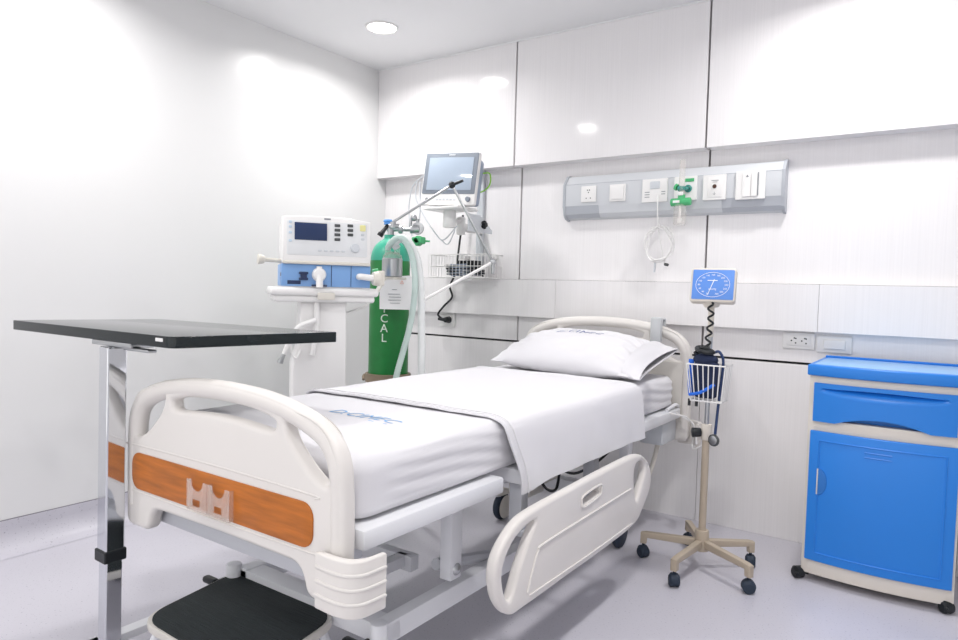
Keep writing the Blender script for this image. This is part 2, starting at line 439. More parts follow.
# upper frame
b = NB()
for x in (1.40, 1.90): box(b, (x, -2.19, .505), (x+.045, -.14, .562), .004)
for y in (-2.2, -1.15, -.22): box(b, (1.27, y, .497), (2.03, y+.04, .562), .004)
fin('upper_frame', b, METALG, bed)
b = NB(); box(b, (1.255, -2.226, .44), (2.0, -2.19, .5), .004); fin('end_beam', b, METALG, bed)
for x in (1.372, 1.945):
    for y in (-1.76, -.50):
        b = NB(); box(b, (x, y, .29), (x+.04, y+.052, .562), .003); p = fin('lift_post', b, METALW, bed)
        b = NB(); lathe(b, [(0, .012), (.009, .010), (.016, .004), (.018, 0)], (x+.04, y+.028, .318), (1, 0, 0), 16); fin('pivot_bolt', b, STEEL, p)
# lift arms
for x in (1.41, 1.905):
    for y0, y1 in ((-1.745, -1.35), (-.45, -.75)):
        b = NB(); tube(b, [(x+.015, y0, .32), (x+.015, y1, .235)], .018, 8, smooth=False); fin('lift_arm', b, METALG, bed)
# base frame
b = NB()
for x in (1.375, 1.93): box(b, (x, -2.02, .205), (x+.042, -.48, .262), .003)
for y in (-2.02, -.52): box(b, (1.375, y, .208), (1.972, y+.065, .258), .003)
box(b, (1.655, -2.0, .214), (1.695, -1.60, .25), .003)
box(b, (1.40, -1.62, .20), (1.72, -1.58, .25), .003)
fin('base_frame', b, METALW, bed)
# motor and actuator
b = NB(); box(b, (1.68, -.98, .30), (1.78, -.86, .40), .01); box(b, (1.70, -.86, .32), (1.77, -.70, .39), .015); cyl(b, (1.735, -.7, .35), (1.735, -.42, .33), .02)
cyl(b, (1.74, -.80, .40), (1.74, -.80, .44), .03)
mo = fin('lift_motor', b, OFFWHITE, bed)
b = NB(); tube(b, [(1.78, -.92, .38), (1.80, -.88, .32), (1.80, -.8, .30), (1.79, -.75, .36)], .006, 6)
tube(b, [(1.78, -.80, .40), (1.83, -.7, .35), (1.84, -.5, .36), (1.88, -.4, .42)], .006, 6); fin('motor_cable', b, BLACKP, mo)
# casters
def bed_caster(x, y, pedal, side=-1):
    b = NB(); cyl(b, (x, y, .12), (x, y, .275), .023, bev=.006); lathe(b, [(0, .30-.035), (.0, .3)], (x, y, 0)) if 0 else None
    c = fin('caster', b, METALW, bed)
    b = NB(); lathe(b, [(0, -.018), (.045, -.018), (.058, -.014), (.064, -.006), (.064, .006), (.058, .014), (.045, .018), (0, .018)], (x+.005, y+.035, .064), (1, 0, 0), 32); fin('wheel', b, TYRE, c)
    b = NB()
    lathe(b, [(0, .003), (.05, .003), (.056, 0), (.05, -.003)], (x+.005+side*.024, y+.035, .064), (1, 0, 0), 24)
    plate(b, sm2([(y-.02, .13), (y-.03, .16), (y+.03, .16), (y+.10, .12), (y+.11, .08), (y+.07, .12)], 4), [], .03, .008, YZ(x+.005+side*.017)); fin('wheel_cover', b, OFFWHITE, c)
    if pedal:
        b = NB(); box(b, (x-.075, y-.06, .215), (x-.02, y-.035, .235), .008, 3); box(b, (x-.03, y-.05, .220), (x, y-.01, .230), .003); fin('brake_pedal', b, BLACKP, c)
        b = NB(); lathe(b, [(0, .012), (.010, .01), (.014, .003), (.014, 0)], (x+.028, y-.008, .222), (1, -.3, 0), 12); fin('bolt', b, STEEL, c)
for x, y, p in ((1.965, -2.03, 1), (1.372, -2.03, 1), (1.95, -.52, 0), (1.345, -.54, 0)): bed_caster(x, y, p, 1 if (x < 1.5 and y > -1) else -1)
# lowered side rail
outer = sm2([(-.856, .318), (-.94, .277), (-1.2, .266), (-1.48, .264), (-1.709, .262), (-1.785, .268), (-1.845, .325), (-1.866, .40), (-1.842, .458), (-1.765, .508), (-1.671, .524), (-1.45, .531), (-1.222, .537), (-.951, .538), (-.852, .512), (-.79, .455), (-.785, .385)], 5)
hl = sm2([(-1.662, .491), (-1.765, .470), (-1.823, .41), (-1.817, .345), (-1.784, .308), (-1.742, .38), (-1.694, .445)], 4)
hr = sm2([(-.866, .500), (-.938, .503), (-.954, .455), (-.928, .368), (-.898, .382), (-.845, .462)], 4)
sl = sm2([(-1.362, .483), (-1.255, .490), (-1.247, .480), (-1.257, .470), (-1.362, .462), (-1.372, .472)], 4)
b = NB(); plate(b, outer, [hl, hr, sl], .032, .011, YZ(2.178), 4)
b.transform(Matrix.Translation((0, .012, -.007))); sr_ = fin('side_rail', b, PLASTIC, bed, ang=50)
b = NB(); tube(b, [(2.195, -.985, .424), (2.195, -1.3, .419), (2.195, -1.61, .412), (2.195, -1.648, .400), (2.195, -1.672, .36), (2.195, -1.70, .30)], .0035, 6)
tube(b, [(2.195, -1.69, .288), (2.195, -1.3, .287), (2.195, -.96, .292)], .0025, 6)
ring(b, (2.194, -1.31, .4765), (1, 0, 0), .001, .001) if 0 else None
tube(b, [Vector((2.195, a, z)) for a, z in sm2([(-1.366, .491), (-1.25, .499), (-1.237, .483), (-1.252, .463), (-1.364, .453), (-1.381, .472)], 4)], .0035, 6, closed=True, smooth=False)
b.transform(Matrix.Translation((0, .012, -.007))); fin('rail_moulding', b, PLASTIC, sr_)
for y in (-1.55, -1.05):
    b = NB(); box(b, (2.08, y, .38), (2.164, y+.04, .40), .004); box(b, (2.04, y, .38), (2.085, y+.04, .558), .004); fin('rail_bracket', b, METALG, bed)
# head end details
b = NB(); box(b, (1.97, -.33, .44), (2.075, -.15, .535), .006); fin('control_box', b, LIGHTGREY, bed)
b = NB(); tube(b, [(2.03, -.25, .44), (2.02, -.29, .34), (2.0, -.32, .26), (1.98, -.36, .24)], .011, 8); fin('drain_tube', b, OFFWHITE, bed)
b = NB(); tube(b, [(2.08, -.22, .585), (2.13, -.19, .55), (2.16, -.16, .52), (2.15, -.13, .45), (2.16, -.16, .41), (2.2, -.15, .43)], .004, 6)
tube(b, [(2.09, -.3, .585), (2.12, -.26, .575), (2.15, -.22, .56), (2.17, -.17, .50), (2.185, -.19, .44)], .004, 6); fin('bed_cable', b, WHITEP, bed)

# ------------------------------------------------------------------ mattress with fitted sheet
def smooth01(t): t = max(0, min(1, t)); return t*t*(3-2*t)
MX0, MX1, MY0, MY1, MZ0, MZ1 = 1.262, 2.064, -2.214, -.152, .5935, .741
def superbox(bm, nx, ny, nz, f):
    """closed box grid; f maps unit cube surface point to world"""
    idx = {}
    def V(i, j, k):
        key = (i, j, k)
        if key not in idx: idx[key] = bm.verts.new(f(i/nx, j/ny, k/nz))
        return idx[key]
    for i in range(nx):
        for j in range(ny):
            bm.faces.new((V(i, j, nz), V(i+1, j, nz), V(i+1, j+1, nz), V(i, j+1, nz)))
            bm.faces.new((V(i, j+1, 0), V(i+1, j+1, 0), V(i+1, j, 0), V(i, j, 0)))
    for i in range(nx):
        for k in range(nz):
            bm.faces.new((V(i, 0, k), V(i+1, 0, k), V(i+1, 0, k+1), V(i, 0, k+1)))
            bm.faces.new((V(i, ny, k+1), V(i+1, ny, k+1), V(i+1, ny, k), V(i, ny, k)))
    for j in range(ny):
        for k in range(nz):
            bm.faces.new((V(0, j, k+1), V(0, j+1, k+1), V(0, j+1, k), V(0, j, k)))
            bm.faces.new((V(nx, j, k), V(nx, j+1, k), V(nx, j+1, k+1), V(nx, j, k+1)))
def matt(u, v, w):
    x = MX0+(MX1-MX0)*u; y = MY0+(MY1-MY0)*v; z = MZ0+(MZ1-MZ0)*w
    p = Vector((x, y, z)); rad = .042
    q = Vector((max(MX0+rad, min(MX1-rad, x)), max(MY0+.07, min(MY1-.05, y)), max(MZ0+.012, min(MZ1-rad, z))))
    d = p-q
    if d.length > 1e-6:
        lim = rad if w > .5 else rad*.9
        dd = Vector((d.x/rad, d.y/(.07 if v < .5 else .05), d.z/(rad if w > .5 else .012)))
        m = max(abs(dd.x), abs(dd.y), abs(dd.z))
        if dd.length > 1e-6:
            p = q + d*(m/dd.length)
    # creases radiating from the foot corner and along the side, slack wrinkles on top
    n = noise.noise
    side = smooth01((u-.93)/.07)
    endw = smooth01((.10-v)/.1)
    crease = math.sin((w*2.2 + (y+2.2)*1.1 + .25*n((x*3, y*3, z*4)))*11) * side * smooth01((v-.03)/.06)
    p.x += .0035*crease*(1-abs(2*w-1)**4)
    p.x += .004*n((x*3, y*4, z*9))*side
    dc = math.hypot(x-2.06, (y+2.2)*.9)
    ang = math.atan2(y+2.2, 2.07-x)
    p.z += (.004*math.sin(ang*17+2*n((x*4, y*4, 0)))*math.exp(-((dc-.26)/.17)**2) + .003*n((x*5, y*2.2, 3)) + .0015*n((x*14, y*6, 7)))*smooth01((w-.4)/.6)
    p.y += .004*n((x*6, z*12, 5))*endw
    return p
b = NB(); superbox(b, 56, 130, 14, matt); MT_TREE = BVHTree.FromBMesh(b)
mat_o = thing('mattress', 'mattress in a tucked white fitted sheet printed with blue letters at its foot', 'mattress', (1.664, -1.2, MZ0))
fin('fitted_sheet', b, SHEET, mat_o, ang=80)
b = NB(); text(b, 'D:CIMEC', .064, frame((1.722, -1.852, MZ1+.0045), (1, -.02, 0), (0, 1, 0)), .0006, .25, sp=1.05)
text(b, 'HOSPITAL', .018, frame((1.79, -1.89, MZ1+.0035), (1, -.02, 0), (0, 1, 0)), .0006, sp=1.5) if 0 else None
box(b, (1.78, -1.892, MZ1+.0035), (1.85, -1.888, MZ1+.0050)); drop(b, MT_TREE, .0012); fin('printed_lettering', b, LOGOBLUE, mat_o)

# ------------------------------------------------------------------ folded top sheet laid across the bed
HEM = []
def drape():
    prof = [(1.238, .60), (1.238, .66), (1.242, .715), (1.262, .742), (1.30, .7495), (1.45, .751), (1.66, .752), (1.86, .751), (2.0, .7495), (2.052, .744), (2.082, .724), (2.094, .68), (2.100, .62), (2.105, .56), (2.108, .536)]
    P = spline([(x, 0, z) for x, z in prof], 8); ny = 90; rows = []
    Ls = [0]
    for a, c in zip(P, P[1:]): Ls.append(Ls[-1]+(c-a).length)
    T = Ls[-1]; bm = NB()
    for i, p in enumerate(P):
        row = []; t = Ls[i]/T
        dn = smooth01((.722-p.z)/.2) if p.x > 1.9 else 0
        y0 = -1.655+.01*smooth01((p.x-1.25)/.8) + .05*smooth01((.735-p.z)/.19)*(p.x > 1.9)
        y1 = -.625-.012*dn
        for j in range(ny+1):
            v = j/ny; y = y0+(y1-y0)*v; n = noise.noise
            q = Vector((p.x, y, p.z))
            if p.x > 1.9 and dn > 0:
                fold = .0045+math.sin(v*30+p.z*9+3*n((v*3, p.z*4, 1)))*.0036*(1-.4*smooth01((v-.05)/.3)) + .004*n((y*7+p.z*3, p.z*5, 2)) + .002*n((y*22, p.z*9, 5))
                q.x += max(.001, fold)*dn + .006*dn*math.exp(-((v-.02)/.06)**2)
                q.z += .006*n((y*2.5, 0, 8))*smooth01((.62-p.z)/.09) - .010*math.exp(-(v/.10)**2)*smooth01((.62-p.z)/.09)
            else:
                q.z += .0032*n((p.x*5, y*3, 1)) + .0018*n((p.x*13, y*6, 4)) + .001*n((p.x*30, y*22, 9))
                e = min(v, 1-v)*abs(y1-y0)
                q.z += .003*math.exp(-(e/.012)**2)
            row.append(bm.verts.new(q))
        rows.append(row)
    for a, c in zip(rows, rows[1:]):
        for j in range(ny): bm.faces.new((a[j], a[j+1], c[j+1], c[j]))
    for i, r in enumerate(rows):
        a, c = P[max(i-1, 0)], P[min(i+1, len(P)-1)]; t = (c-a).normalized()
        HEM.append(r[2].co.lerp(r[3].co, .3)+Vector((-t.z, 0, t.x))*.0052)
    bmesh.ops.recalc_face_normals(bm, faces=bm.faces)
    if sum(f.normal.z for f in bm.faces) < 0: bmesh.ops.reverse_faces(bm, faces=bm.faces)
    ret = bmesh.ops.solidify(bm, geom=list(bm.faces), thickness=.005)
    return bm, rows
b, rows = drape()
sh = thing('draw_sheet', 'white folded sheet laid across the middle of the bed with its hem hanging', 'bed sheet', (1.664, -1.15, .60))
fin('cloth', b, SHEET, sh, ang=80)
# stitched hem line near the foot edge
b = NB(); 
tube(b, HEM[8:], .0016, 5, smooth=False); fin('stitched_hem', b, M('hem thread', '#d9d8da', .9), sh)

# ------------------------------------------------------------------ pillow
pw = thing('pillow', 'plump white pillow with blue print leaning on the headboard', 'pillow', (1.665, -.40, .748))
PM = Matrix.Translation((1.682, -.40, .828)) @ Matrix.Rotation(R(14), 4, 'X') @ Matrix.Rotation(R(-3), 4, 'Z')
def pil(bm, A=.345, B=.205, T=.098, n=48):
    top, bot = {}, {}
    for i in range(n+1):
        for j in range(n+1):
            u = -1+2*i/n; v = -1+2*j/n
            px = A*u*(1-.055*(1-abs(u))*0-.05*(1-v*v)*0) ; 
            px = A*u*(1+.035*abs(v)**3); py = B*v*(1+.05*abs(u)**3)*(1-.06*(1-u*u)*0)
            e = max(0, (1-abs(u)**2.6))**.62 * max(0, (1-abs(v)**2.4))**.6
            nn = .008*noise.noise((u*3, v*3, 1)) + .0045*noise.noise((u*8, v*6, 2))
            wr = .0065*math.sin(18*(u*.6+v)+2*noise.noise((u*2, v*2, 0)))*math.exp(-((abs(u)-.85)/.15)**2)
            for d, s in ((top, 1), (bot, -1)):
                if s == -1 and (i in (0, n) or j in (0, n)): d[i, j] = top[i, j]; continue
                d[i, j] = bm.verts.new((px, py, s*(T*e*(1 if s > 0 else .8) + (nn+wr)*min(1, e*2))))
    for i in range(n):
        for j in range(n):
            bm.faces.new((top[i, j], top[i+1, j], top[i+1, j+1], top[i, j+1]))
            bm.faces.new((bot[i, j+1], bot[i+1, j+1], bot[i+1, j], bot[i, j]))
b = NB(); pil(b); b.transform(PM); PW_TREE = BVHTree.FromBMesh(b); pc = fin('pillowcase', b, PILLOWC, pw, ang=80)
# open flap of the pillowcase on the right
b = NB(); n = 26; rows = []
for i in range(9):
    s = i/8; row = []
    for j in range(n):
        t = 2*PI*j/n; px = .315+.075*s; fl = .062*(1-.72*s)+.002
        yy = .205*math.cos(t)*(1+.03*s); zz = fl*math.sin(t)*(1 if math.sin(t) > 0 else .8) + .006*noise.noise((s*3, t*1.3, 4))-.010*s
        row.append(b.verts.new((px + .012*math.cos(2*t)*s, yy, zz)))
    rows.append(row)
for a, c in zip(rows, rows[1:]):
    for j in range(n): b.faces.new((a[j], a[(j+1) % n], c[(j+1) % n], c[j]))
bmesh.ops.recalc_face_normals(b, faces=b.faces); bmesh.ops.solidify(b, geom=list(b.faces), thickness=.003); b.transform(PM)
fin('open_flap', b, PILLOWC, pw, ang=80)
b = NB(); text(b, 'D:CIMEC', .050, frame((1.68, -.395, 1), (1, 0, 0), (0, 1, 0)), .0005, .2, sp=1.25); drop(b, PW_TREE, .0012); fin('printed_lettering', b, LOGODARK, pw)

# handset hanging on the headboard
hs = thing('bed_remote', 'grey bed remote clipped over the headboard top beside the pillow', 'remote control', (1.962, -.16, .88))
b = NB(); box(b, (1.938, -.170, .885), (1.99, -.138, 1.005), .008, 3); fin('handset', b, GREYREM, hs)
b = NB(); box(b, (1.95, -.14, .992), (1.98, -.07, .998), .002); box(b, (1.95, -.076, .955), (1.98, -.07, .998), .002); fin('hook', b, GREYREM, hs)
# ================================================================== OVERBED TABLE
tb = thing('overbed_table', 'black topped overbed table on a chrome post beside the footboard', 'table', (1.22, -2.32, 0))
A, Bq, Cq, D = [Vector(p) for p in ((.20, -2.175, .0), (.385, -1.68, 0), (1.345, -1.605, 0), (1.235, -2.145, 0))]
A, Bq, Cq, D = [on(*p, 'z', .98) for p in ((12, 320), (160, 319), (338, 332), (172, 337))]
def rpoly(P, r, n=5):
    out = []
    m = len(P)
    for i in range(m):
        p = Vector(P[i]).to_2d(); a = Vector(P[i-1]).to_2d(); c = Vector(P[(i+1) % m]).to_2d()
        rr = r[i] if isinstance(r, (list, tuple)) else r
        s = p+(a-p).normalized()*rr; e = p+(c-p).normalized()*rr
        for k in range(n+1):
            t = k/n; q = s*(1-t)**2 + p*2*t*(1-t) + e*t*t; out.append((q.x, q.y))
    return out
b = NB(); plate(b, rpoly([A, D, Cq, Bq], [.012, .03, .012, .012]), [], .030, .002, XY(.965)); tp = fin('table_top', b, BLACKTOP, tb)
b = NB(); q = D + (A-D).normalized()*.05; box(b, (-.02, -.0015, .965), (.012, .0015, .974), .001, 1, Matrix.Translation((q.x, q.y-.001, 0)) @ Matrix.Rotation(math.atan2((D-A).y, (D-A).x), 4, 'Z')); fin('edge_sticker', b, WHITEP, tp)
ta = math.atan2((D-A).y, (D-A).x)
LEGM = Matrix.Translation((1.208, -2.3185, 0)) @ Matrix.Rotation(R(1.3), 4, 'Y')
AD = Matrix.Translation((1.228, -2.318, 0)) @ Matrix.Rotation(ta, 4, 'Z')
b = NB(); box(b, (-.10, -.008, .936), (.10, .06, .950), .003, 2, AD); box(b, (.05, .0, .929), (.17, .025, .937), .002, 2, AD); fin('top_bracket', b, STEEL, tb)
b = NB(); box(b, (-.0245, -.0265, .34), (.0245, .0265, .936), .004, 2, LEGM); fin('upper_post', b, CHROME, tb, ang=12)
b = NB(); box(b, (-.029, -.031, .338), (.029, .031, .372), .004, 2, LEGM); fin('post_collar', b, BLACKP, tb, ang=12)
b = NB(); box(b, (-.021, -.023, .06), (.021, .023, .345), .004, 2, LEGM); fin('lower_post', b, CHROME, tb, ang=12)
b = NB(); box(b, (1.095, -2.345, .045), (1.25, -2.295, .07), .004); box(b, (1.095, -2.38, .045), (1.14, -1.72, .07), .004); fin('base', b, METALW, tb)
for x, y in ((1.117, -2.36), (1.117, -1.75), (1.23, -2.32)):
    b = NB(); cyl(b, (x-.012, y, .021), (x+.012, y, .021), .021, bev=.004); cyl(b, (x, y, .021), (x, y, .047), .006); fin('caster', b, BLACKP, tb)

# ================================================================== STEP STOOL
st = thing('step_stool', 'low step stool with black rubber top in front of the footboard', 'step stool', (1.63, -2.45, 0))
sa, sb, sc_ = [on(*p, 'z', .235) for p in ((138, 618), (238, 569), (341, 615))]
sd = sa+sc_-sb
poly = [sa, sd, sc_, sb]
b = NB(); plate(b, rpoly(poly, .075, 8), [], .022, .004, XY(.222)); fin('rim', b, PLASTIC2, st)
ctr = (sa+sc_)/2
b = NB(); plate(b, [(ctr.x+(x-ctr.x)*.955, ctr.y+(y-ctr.y)*.955) for x, y in rpoly(poly, .08, 8)], [], .006, .0015, XY(.2345)); fin('rubber_mat', b, RUBBER, st)
b = NB(); sphere(b, (1.53, -2.33, .2375), .004, sz=.4); 
for p in poly:
    d = (ctr-p)*.22; d.z = 0
    b2 = NB(); tube(b2, [(p.x+d.x, p.y+d.y, .214), (p.x+d.x*.4, p.y+d.y*.4, .12), (p.x+d.x*.05, p.y+d.y*.05, .012)], .012, 10); l = fin('leg', b2, METALW, st)
    b2 = NB(); cyl(b2, (p.x+d.x*.05, p.y+d.y*.05, 0), (p.x+d.x*.1, p.y+d.y*.1, .03), .016, bev=.003); fin('rubber_foot', b2, BLACKP, l)
b.free()

# ================================================================== BLOOD PRESSURE STAND
PX, PY = 2.312, -.487
bp = thing('blood_pressure_stand', 'beige five-legged rolling stand with blue pressure dial beside the bed', 'blood pressure monitor', (PX, PY, 0))
b = NB(); cyl(b, (PX, PY, .075), (PX, PY, .16), .03, .027, bev=.004); fin('hub', b, BEIGE, bp)
for k, pxy in enumerate([(2.081, -.527), (2.284, -.730), (2.528, -.610), (2.472, -.345), (2.186, -.262)]):
    d = Vector((pxy[0]-PX, pxy[1]-PY, 0)); L = d.length; u = d.normalized(); a = math.atan2(u.y, u.x)
    Mx = Matrix.Translation((PX, PY, 0)) @ Matrix.Rotation(a, 4, 'Z')
    b = NB(); plate(b, [(0, .09), (0, .122), (L-.01, .112), (L+.012, .107), (L+.012, .062), (L-.012, .062), (L-.014, .088)], [], .026, .004, Mx @ frame((0, 0, 0), (1, 0, 0), (0, 0, 1)))
    lg = fin('leg', b, BEIGE, bp)
    b = NB(); q = Mx @ Vector((L, 0, 0)); cyl(b, (q.x, q.y, .04), (q.x, q.y, .07), .006)
    t = random.uniform(0, PI); ax = Vector((math.cos(t), math.sin(t), 0))
    for s in (-1, 1):
        lathe(b, [(0, -.009), (.018, -.009), (.0235, -.004), (.0235, .004), (.018, .009), (0, .009)], Vector((q.x, q.y, .0235))+ax*s*.0115, ax, 20)
    lathe(b, [(.021, -.016), (.0255, -.012), (.0255, .012), (.021, .016)], Vector((q.x, q.y, .027)), ax, 20); fin('caster', b, TYRE, lg)
b = NB(); cyl(b, (PX, PY, .12), (PX, PY, .56), .0145); fin('lower_pole', b, BEIGE, bp)
b = NB(); cyl(b, (PX, PY, .53), (PX, PY, .595), .021, bev=.004); fin('height_clamp', b, CREAM, bp)
b = NB(); cyl(b, (PX-.018, PY-.01, .56), (PX-.05, PY-.028, .558), .018, .02, bev=.004); fin('clamp_knob', b, BLACKP, bp)
b = NB(); cyl(b, (PX, PY, .56), (PX, PY, .98), .0095); fin('upper_pole', b, STEEL, bp)
b = NB(); cyl(b, (PX, PY, .95), (PX, PY, 1.09), .012); cyl(b, (PX, PY, 1.07), (PX, PY-.005, 1.10), .03, .04, bev=.004); fin('neck', b, CREAM, bp)
# dial head, tipped back and turned a little
GM = Matrix.Translation((PX+.007, PY-.01, 1.153)) @ Matrix.Rotation(R(8), 4, 'Z') @ Matrix.Rotation(R(-14), 4, 'X')
def GF(y): return GM @ frame((0, y, 0), (1, 0, 0), (0, 0, 1))
b = NB(); plate(b, rrect(-.086, -.070, .086, .070, .012), [], .045, .006, GF(0)); gh = fin('gauge_case', b, CREAM, bp)
b = NB(); plate(b, rrect(-.078, -.060, .080, .061, .004), [], .006, .001, GF(-.0225)); fin('dial_face', b, DIALBLUE, gh)
b = NB()
plate(b, [(.065*math.cos(2*PI*k/40), .051*math.sin(2*PI*k/40)) for k in range(40)], [[(.0635*math.cos(2*PI*k/40), .0495*math.sin(2*PI*k/40)) for k in range(40)]], .0008, .0001, GF(-.0262))
nums = [20, 40, 60, 80, 100, 120, 140, 160, 180, 200, 220, 240, 260, 280, 300]
for k, v in enumerate(nums):
    a = R(250-k*320/14); text(b, str(v), .0095, GF(-.0262) @ Matrix.Translation((.052*math.cos(a), .040*math.sin(a), 0)), .0003)
box(b, (-.020, -.0268, .0155), (.018, -.0260, .0185), 0, 1, GM); text(b, 'mmHg', .011, GF(-.0262) @ Matrix.Translation((0, -.018, 0)), .0003); fin('dial_scale', b, WHITEINK, gh)
b = NB(); plate(b, [(.004, .022), (.007, .021), (-.0165, -.044), (-.018, -.044)], [], .001, .0002, GF(-.0268)); fin('needle', b, WHITEINK, gh)
# coiled tube
b = NB(); P = []
for k in range(0, 130):
    t = k/129; a = t*2*PI*4.5
    P.append((PX+.008+.010*math.cos(a)+.004*math.sin(t*5), PY-.045+.010*math.sin(a), 1.085-.175*t))
tube(b, [(PX, PY-.02, 1.10)]+P+[(PX+.02, PY-.05, .89), (PX+.0, PY-.07, .885), (PX-.04, PY-.06, .884), (PX-.02, PY-.04, .884)], .0045, 6, n=2); fin('coiled_tube', b, BLACKP, bp)
# wire basket
b = NB(); bx0, bx1, by0, by1, bz0, bz1 = PX-.055, PX+.095, PY-.115, PY-.015, .70, .845
def bpt(x, y, z):
    s = .80+.2*(z-bz0)/(bz1-bz0); cx, cyy = (bx0+bx1)/2, by1
    return Vector((cx+(x-cx)*s, cyy+(y-cyy)*s, z))
def loop(z, r):
    P = [bpt(bx0, by1, z), bpt(bx0, by0, z), bpt(bx1, by0, z), bpt(bx1, by1, z)]
    tube(b, P+[P[0]], r, 6, smooth=False)
loop(bz1, .003); loop(bz0, .003)
for k in range(8):
    x = bx0+(bx1-bx0)*k/7
    tube(b, [bpt(x, by0, bz1), bpt(x, by0, bz0), bpt(x, by1, bz0), bpt(x, by1, bz1)], .0023, 6, smooth=False)
for k in range(1, 4):
    y = by0+(by1-by0)*k/4
    tube(b, [bpt(bx0, y, bz1), bpt(bx0, y, bz0), bpt(bx1, y, bz0), bpt(bx1, y, bz1)], .0023, 6, smooth=False)
fin('wire_basket', b, WHITEP, bp)
# cuff rolled in the basket
cf = thing('blood_pressure_cuff', 'rolled navy cuff with bright blue edges inside the white wire basket', 'blood pressure cuff', (PX, PY-.065, .705))
b = NB(); box(b, (PX-.040, PY-.095, .709), (PX+.058, PY-.035, .86), .025, 4); sphere(b, (PX+.005, PY-.066, .862), .05, 1, .55, .5); fin('rolled_cuff', b, CUFF, cf, ang=60)
b = NB(); tube(b, [(PX-.048, PY-.075, .86), (PX-.052, PY-.07, .78), (PX-.046, PY-.07, .715)], .011, 8); tube(b, [(PX-.045, PY-.0985, .722), (PX+.0, PY-.0985, .735), (PX+.05, PY-.092, .77)], .0065, 8); fin('blue_binding', b, CUFFBLUE, cf)
b = NB(); tube(b, [(PX-.035, PY-.075, .884), (PX-.02, PY-.055, .899), (PX+.01, PY-.06, .901), (PX+.035, PY-.075, .893), (PX+.01, PY-.088, .893), (PX-.02, PY-.085, .899), (PX-.03, PY-.06, .907), (PX+.01, PY-.05, .909)], .009, 8); fin('cuff_tubing', b, BLACKP, cf)
# stethoscope over the basket edge
sto = thing('stethoscope', 'navy stethoscope hanging from the wire basket with its round chest piece below', 'stethoscope', (2.355, -.52, .53))
b = NB(); tube(b, [(PX+.03, PY-.05, .89), (PX+.052, PY-.05, .895), (PX+.068, PY-.048, .86), (PX+.064, PY-.048, .78), (PX+.055, PY-.05, .66), (PX+.050, PY-.052, .568)], .0055, 8); fin('tubing', b, M('navy rubber tube', '#2d4069', .5), sto)
b = NB(); lathe(b, [(0, 0), (.022, 0), (.024, .003), (.024, .008), (.018, .013), (0, .015)], (PX+.047, PY-.043, .543), (-.35, -.95, 0), 24); fin('chest_piece', b, STEEL, sto)
b = NB(); lathe(b, [(.0185, .0135), (.0235, .011), (.0245, .006), (.0235, .0045)], (PX+.047, PY-.043, .543), (-.35, -.95, 0), 24); fin('rim', b, DARKGREY, sto)
for x in (-.055, -.026): 
    b = NB(); tube(b, [(PX+x, PY-.06, .70), (PX+x, PY-.062, .672)], .006, 8, smooth=False); fin('ear_tip', b, BLACKP, sto)

# ================================================================== BEDSIDE CABINET
CX0, CX1, CYF, CYB = 2.662, 3.163, -.335, .035
cb = thing('bedside_cabinet', 'bright blue and cream plastic bedside cabinet on casters by the wall', 'cabinet', ((CX0+CX1)/2, -.15, 0))
def bow(x): 
    t = (x-(CX0+CX1)/2)/((CX1-CX0)/2); return -.028*(1-t*t)
def bowed(x0, x1, z0, z1, yf, yb, bev=0, n=14, edge=None):
    bm = NB(); pl = [(x0+(x1-x0)*k/n, yf+bow(x0+(x1-x0)*k/n)) for k in range(n+1)] + [(x1, yb), (x0, yb)]
    plate(bm, pl, [], z1-z0, bev, XY((z0+z1)/2)); return bm
b = NB(); box(b, (CX0+.004, CYF+.03, .035), (CX1-.004, CYB, .812)); fin('carcass', b, CREAM, cb)
b = NB()
for x0, x1, z0, z1 in ((CX0, CX0+.024, .03, .815), (CX1-.024, CX1, .03, .815), (CX0+.01, CX1-.01, .782, .815), (CX0+.01, CX1-.01, .598, .645), (CX0+.01, CX1-.01, .03, .093)):
    add(b, bowed(x0, x1, z0, z1, CYF, CYF+.06, .003))
fin('face_frame', b, CREAM, cb)
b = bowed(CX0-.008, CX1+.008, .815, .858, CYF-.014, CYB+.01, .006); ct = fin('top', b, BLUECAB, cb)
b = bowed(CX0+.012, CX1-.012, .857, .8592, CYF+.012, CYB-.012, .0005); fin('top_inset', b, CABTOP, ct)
b = NB(); box(b, (CX0, CYB-.002, .857), (CX1, CYB+.008, .868), .003); fin('back_lip', b, BLUECAB, ct)
# drawer front with a scooped grip and an arched lower edge
def drawer():
    bm = NB(); n = 48; x0, x1, z0, z1 = CX0+.018, CX1-.018, .638, .788; rows = []
    for k in range(33):
        row = []
        for i in range(n+1):
            x = x0+(x1-x0)*i/n; t = (x-(x0+x1)/2)/((x1-x0)/2)
            zl = z0 + .030*max(0, 1-(t/.66)**2)
            z = zl+(z1-zl)*k/32; y = CYF-.012+bow(x)
            g = max(0, 1-(t/.93)**2)**.6
            s_ = (z-(.762-.026*g))/(.034*g+1e-6)
            if 0 < s_ < 1.0: y += .026*g*s_**1.6
            row.append(bm.verts.new((x, y, z)))
        rows.append(row)
    for a, c in zip(rows, rows[1:]):
        for i in range(n): bm.faces.new((a[i], a[i+1], c[i+1], c[i]))
    ed = [e for e in bm.edges if e.is_boundary]
    r = bmesh.ops.extrude_edge_only(bm, edges=ed)
    for v in [g for g in r['geom'] if isinstance(g, bmesh.types.BMVert)]: v.co.y = CYF+bow(v.co.x)+.02
    return bm
dr = fin('drawer', drawer(), BLUECAB, cb, ang=30)
b = NB(); box(b, (CX0+.03, CYF+.012, .62), (CX1-.03, CYF+.035, .79)); fin('drawer_back', b, BLUECAB, dr)
dx0, dx1, dz0, dz1 = CX0+.012, CX1-.008, .088, .600
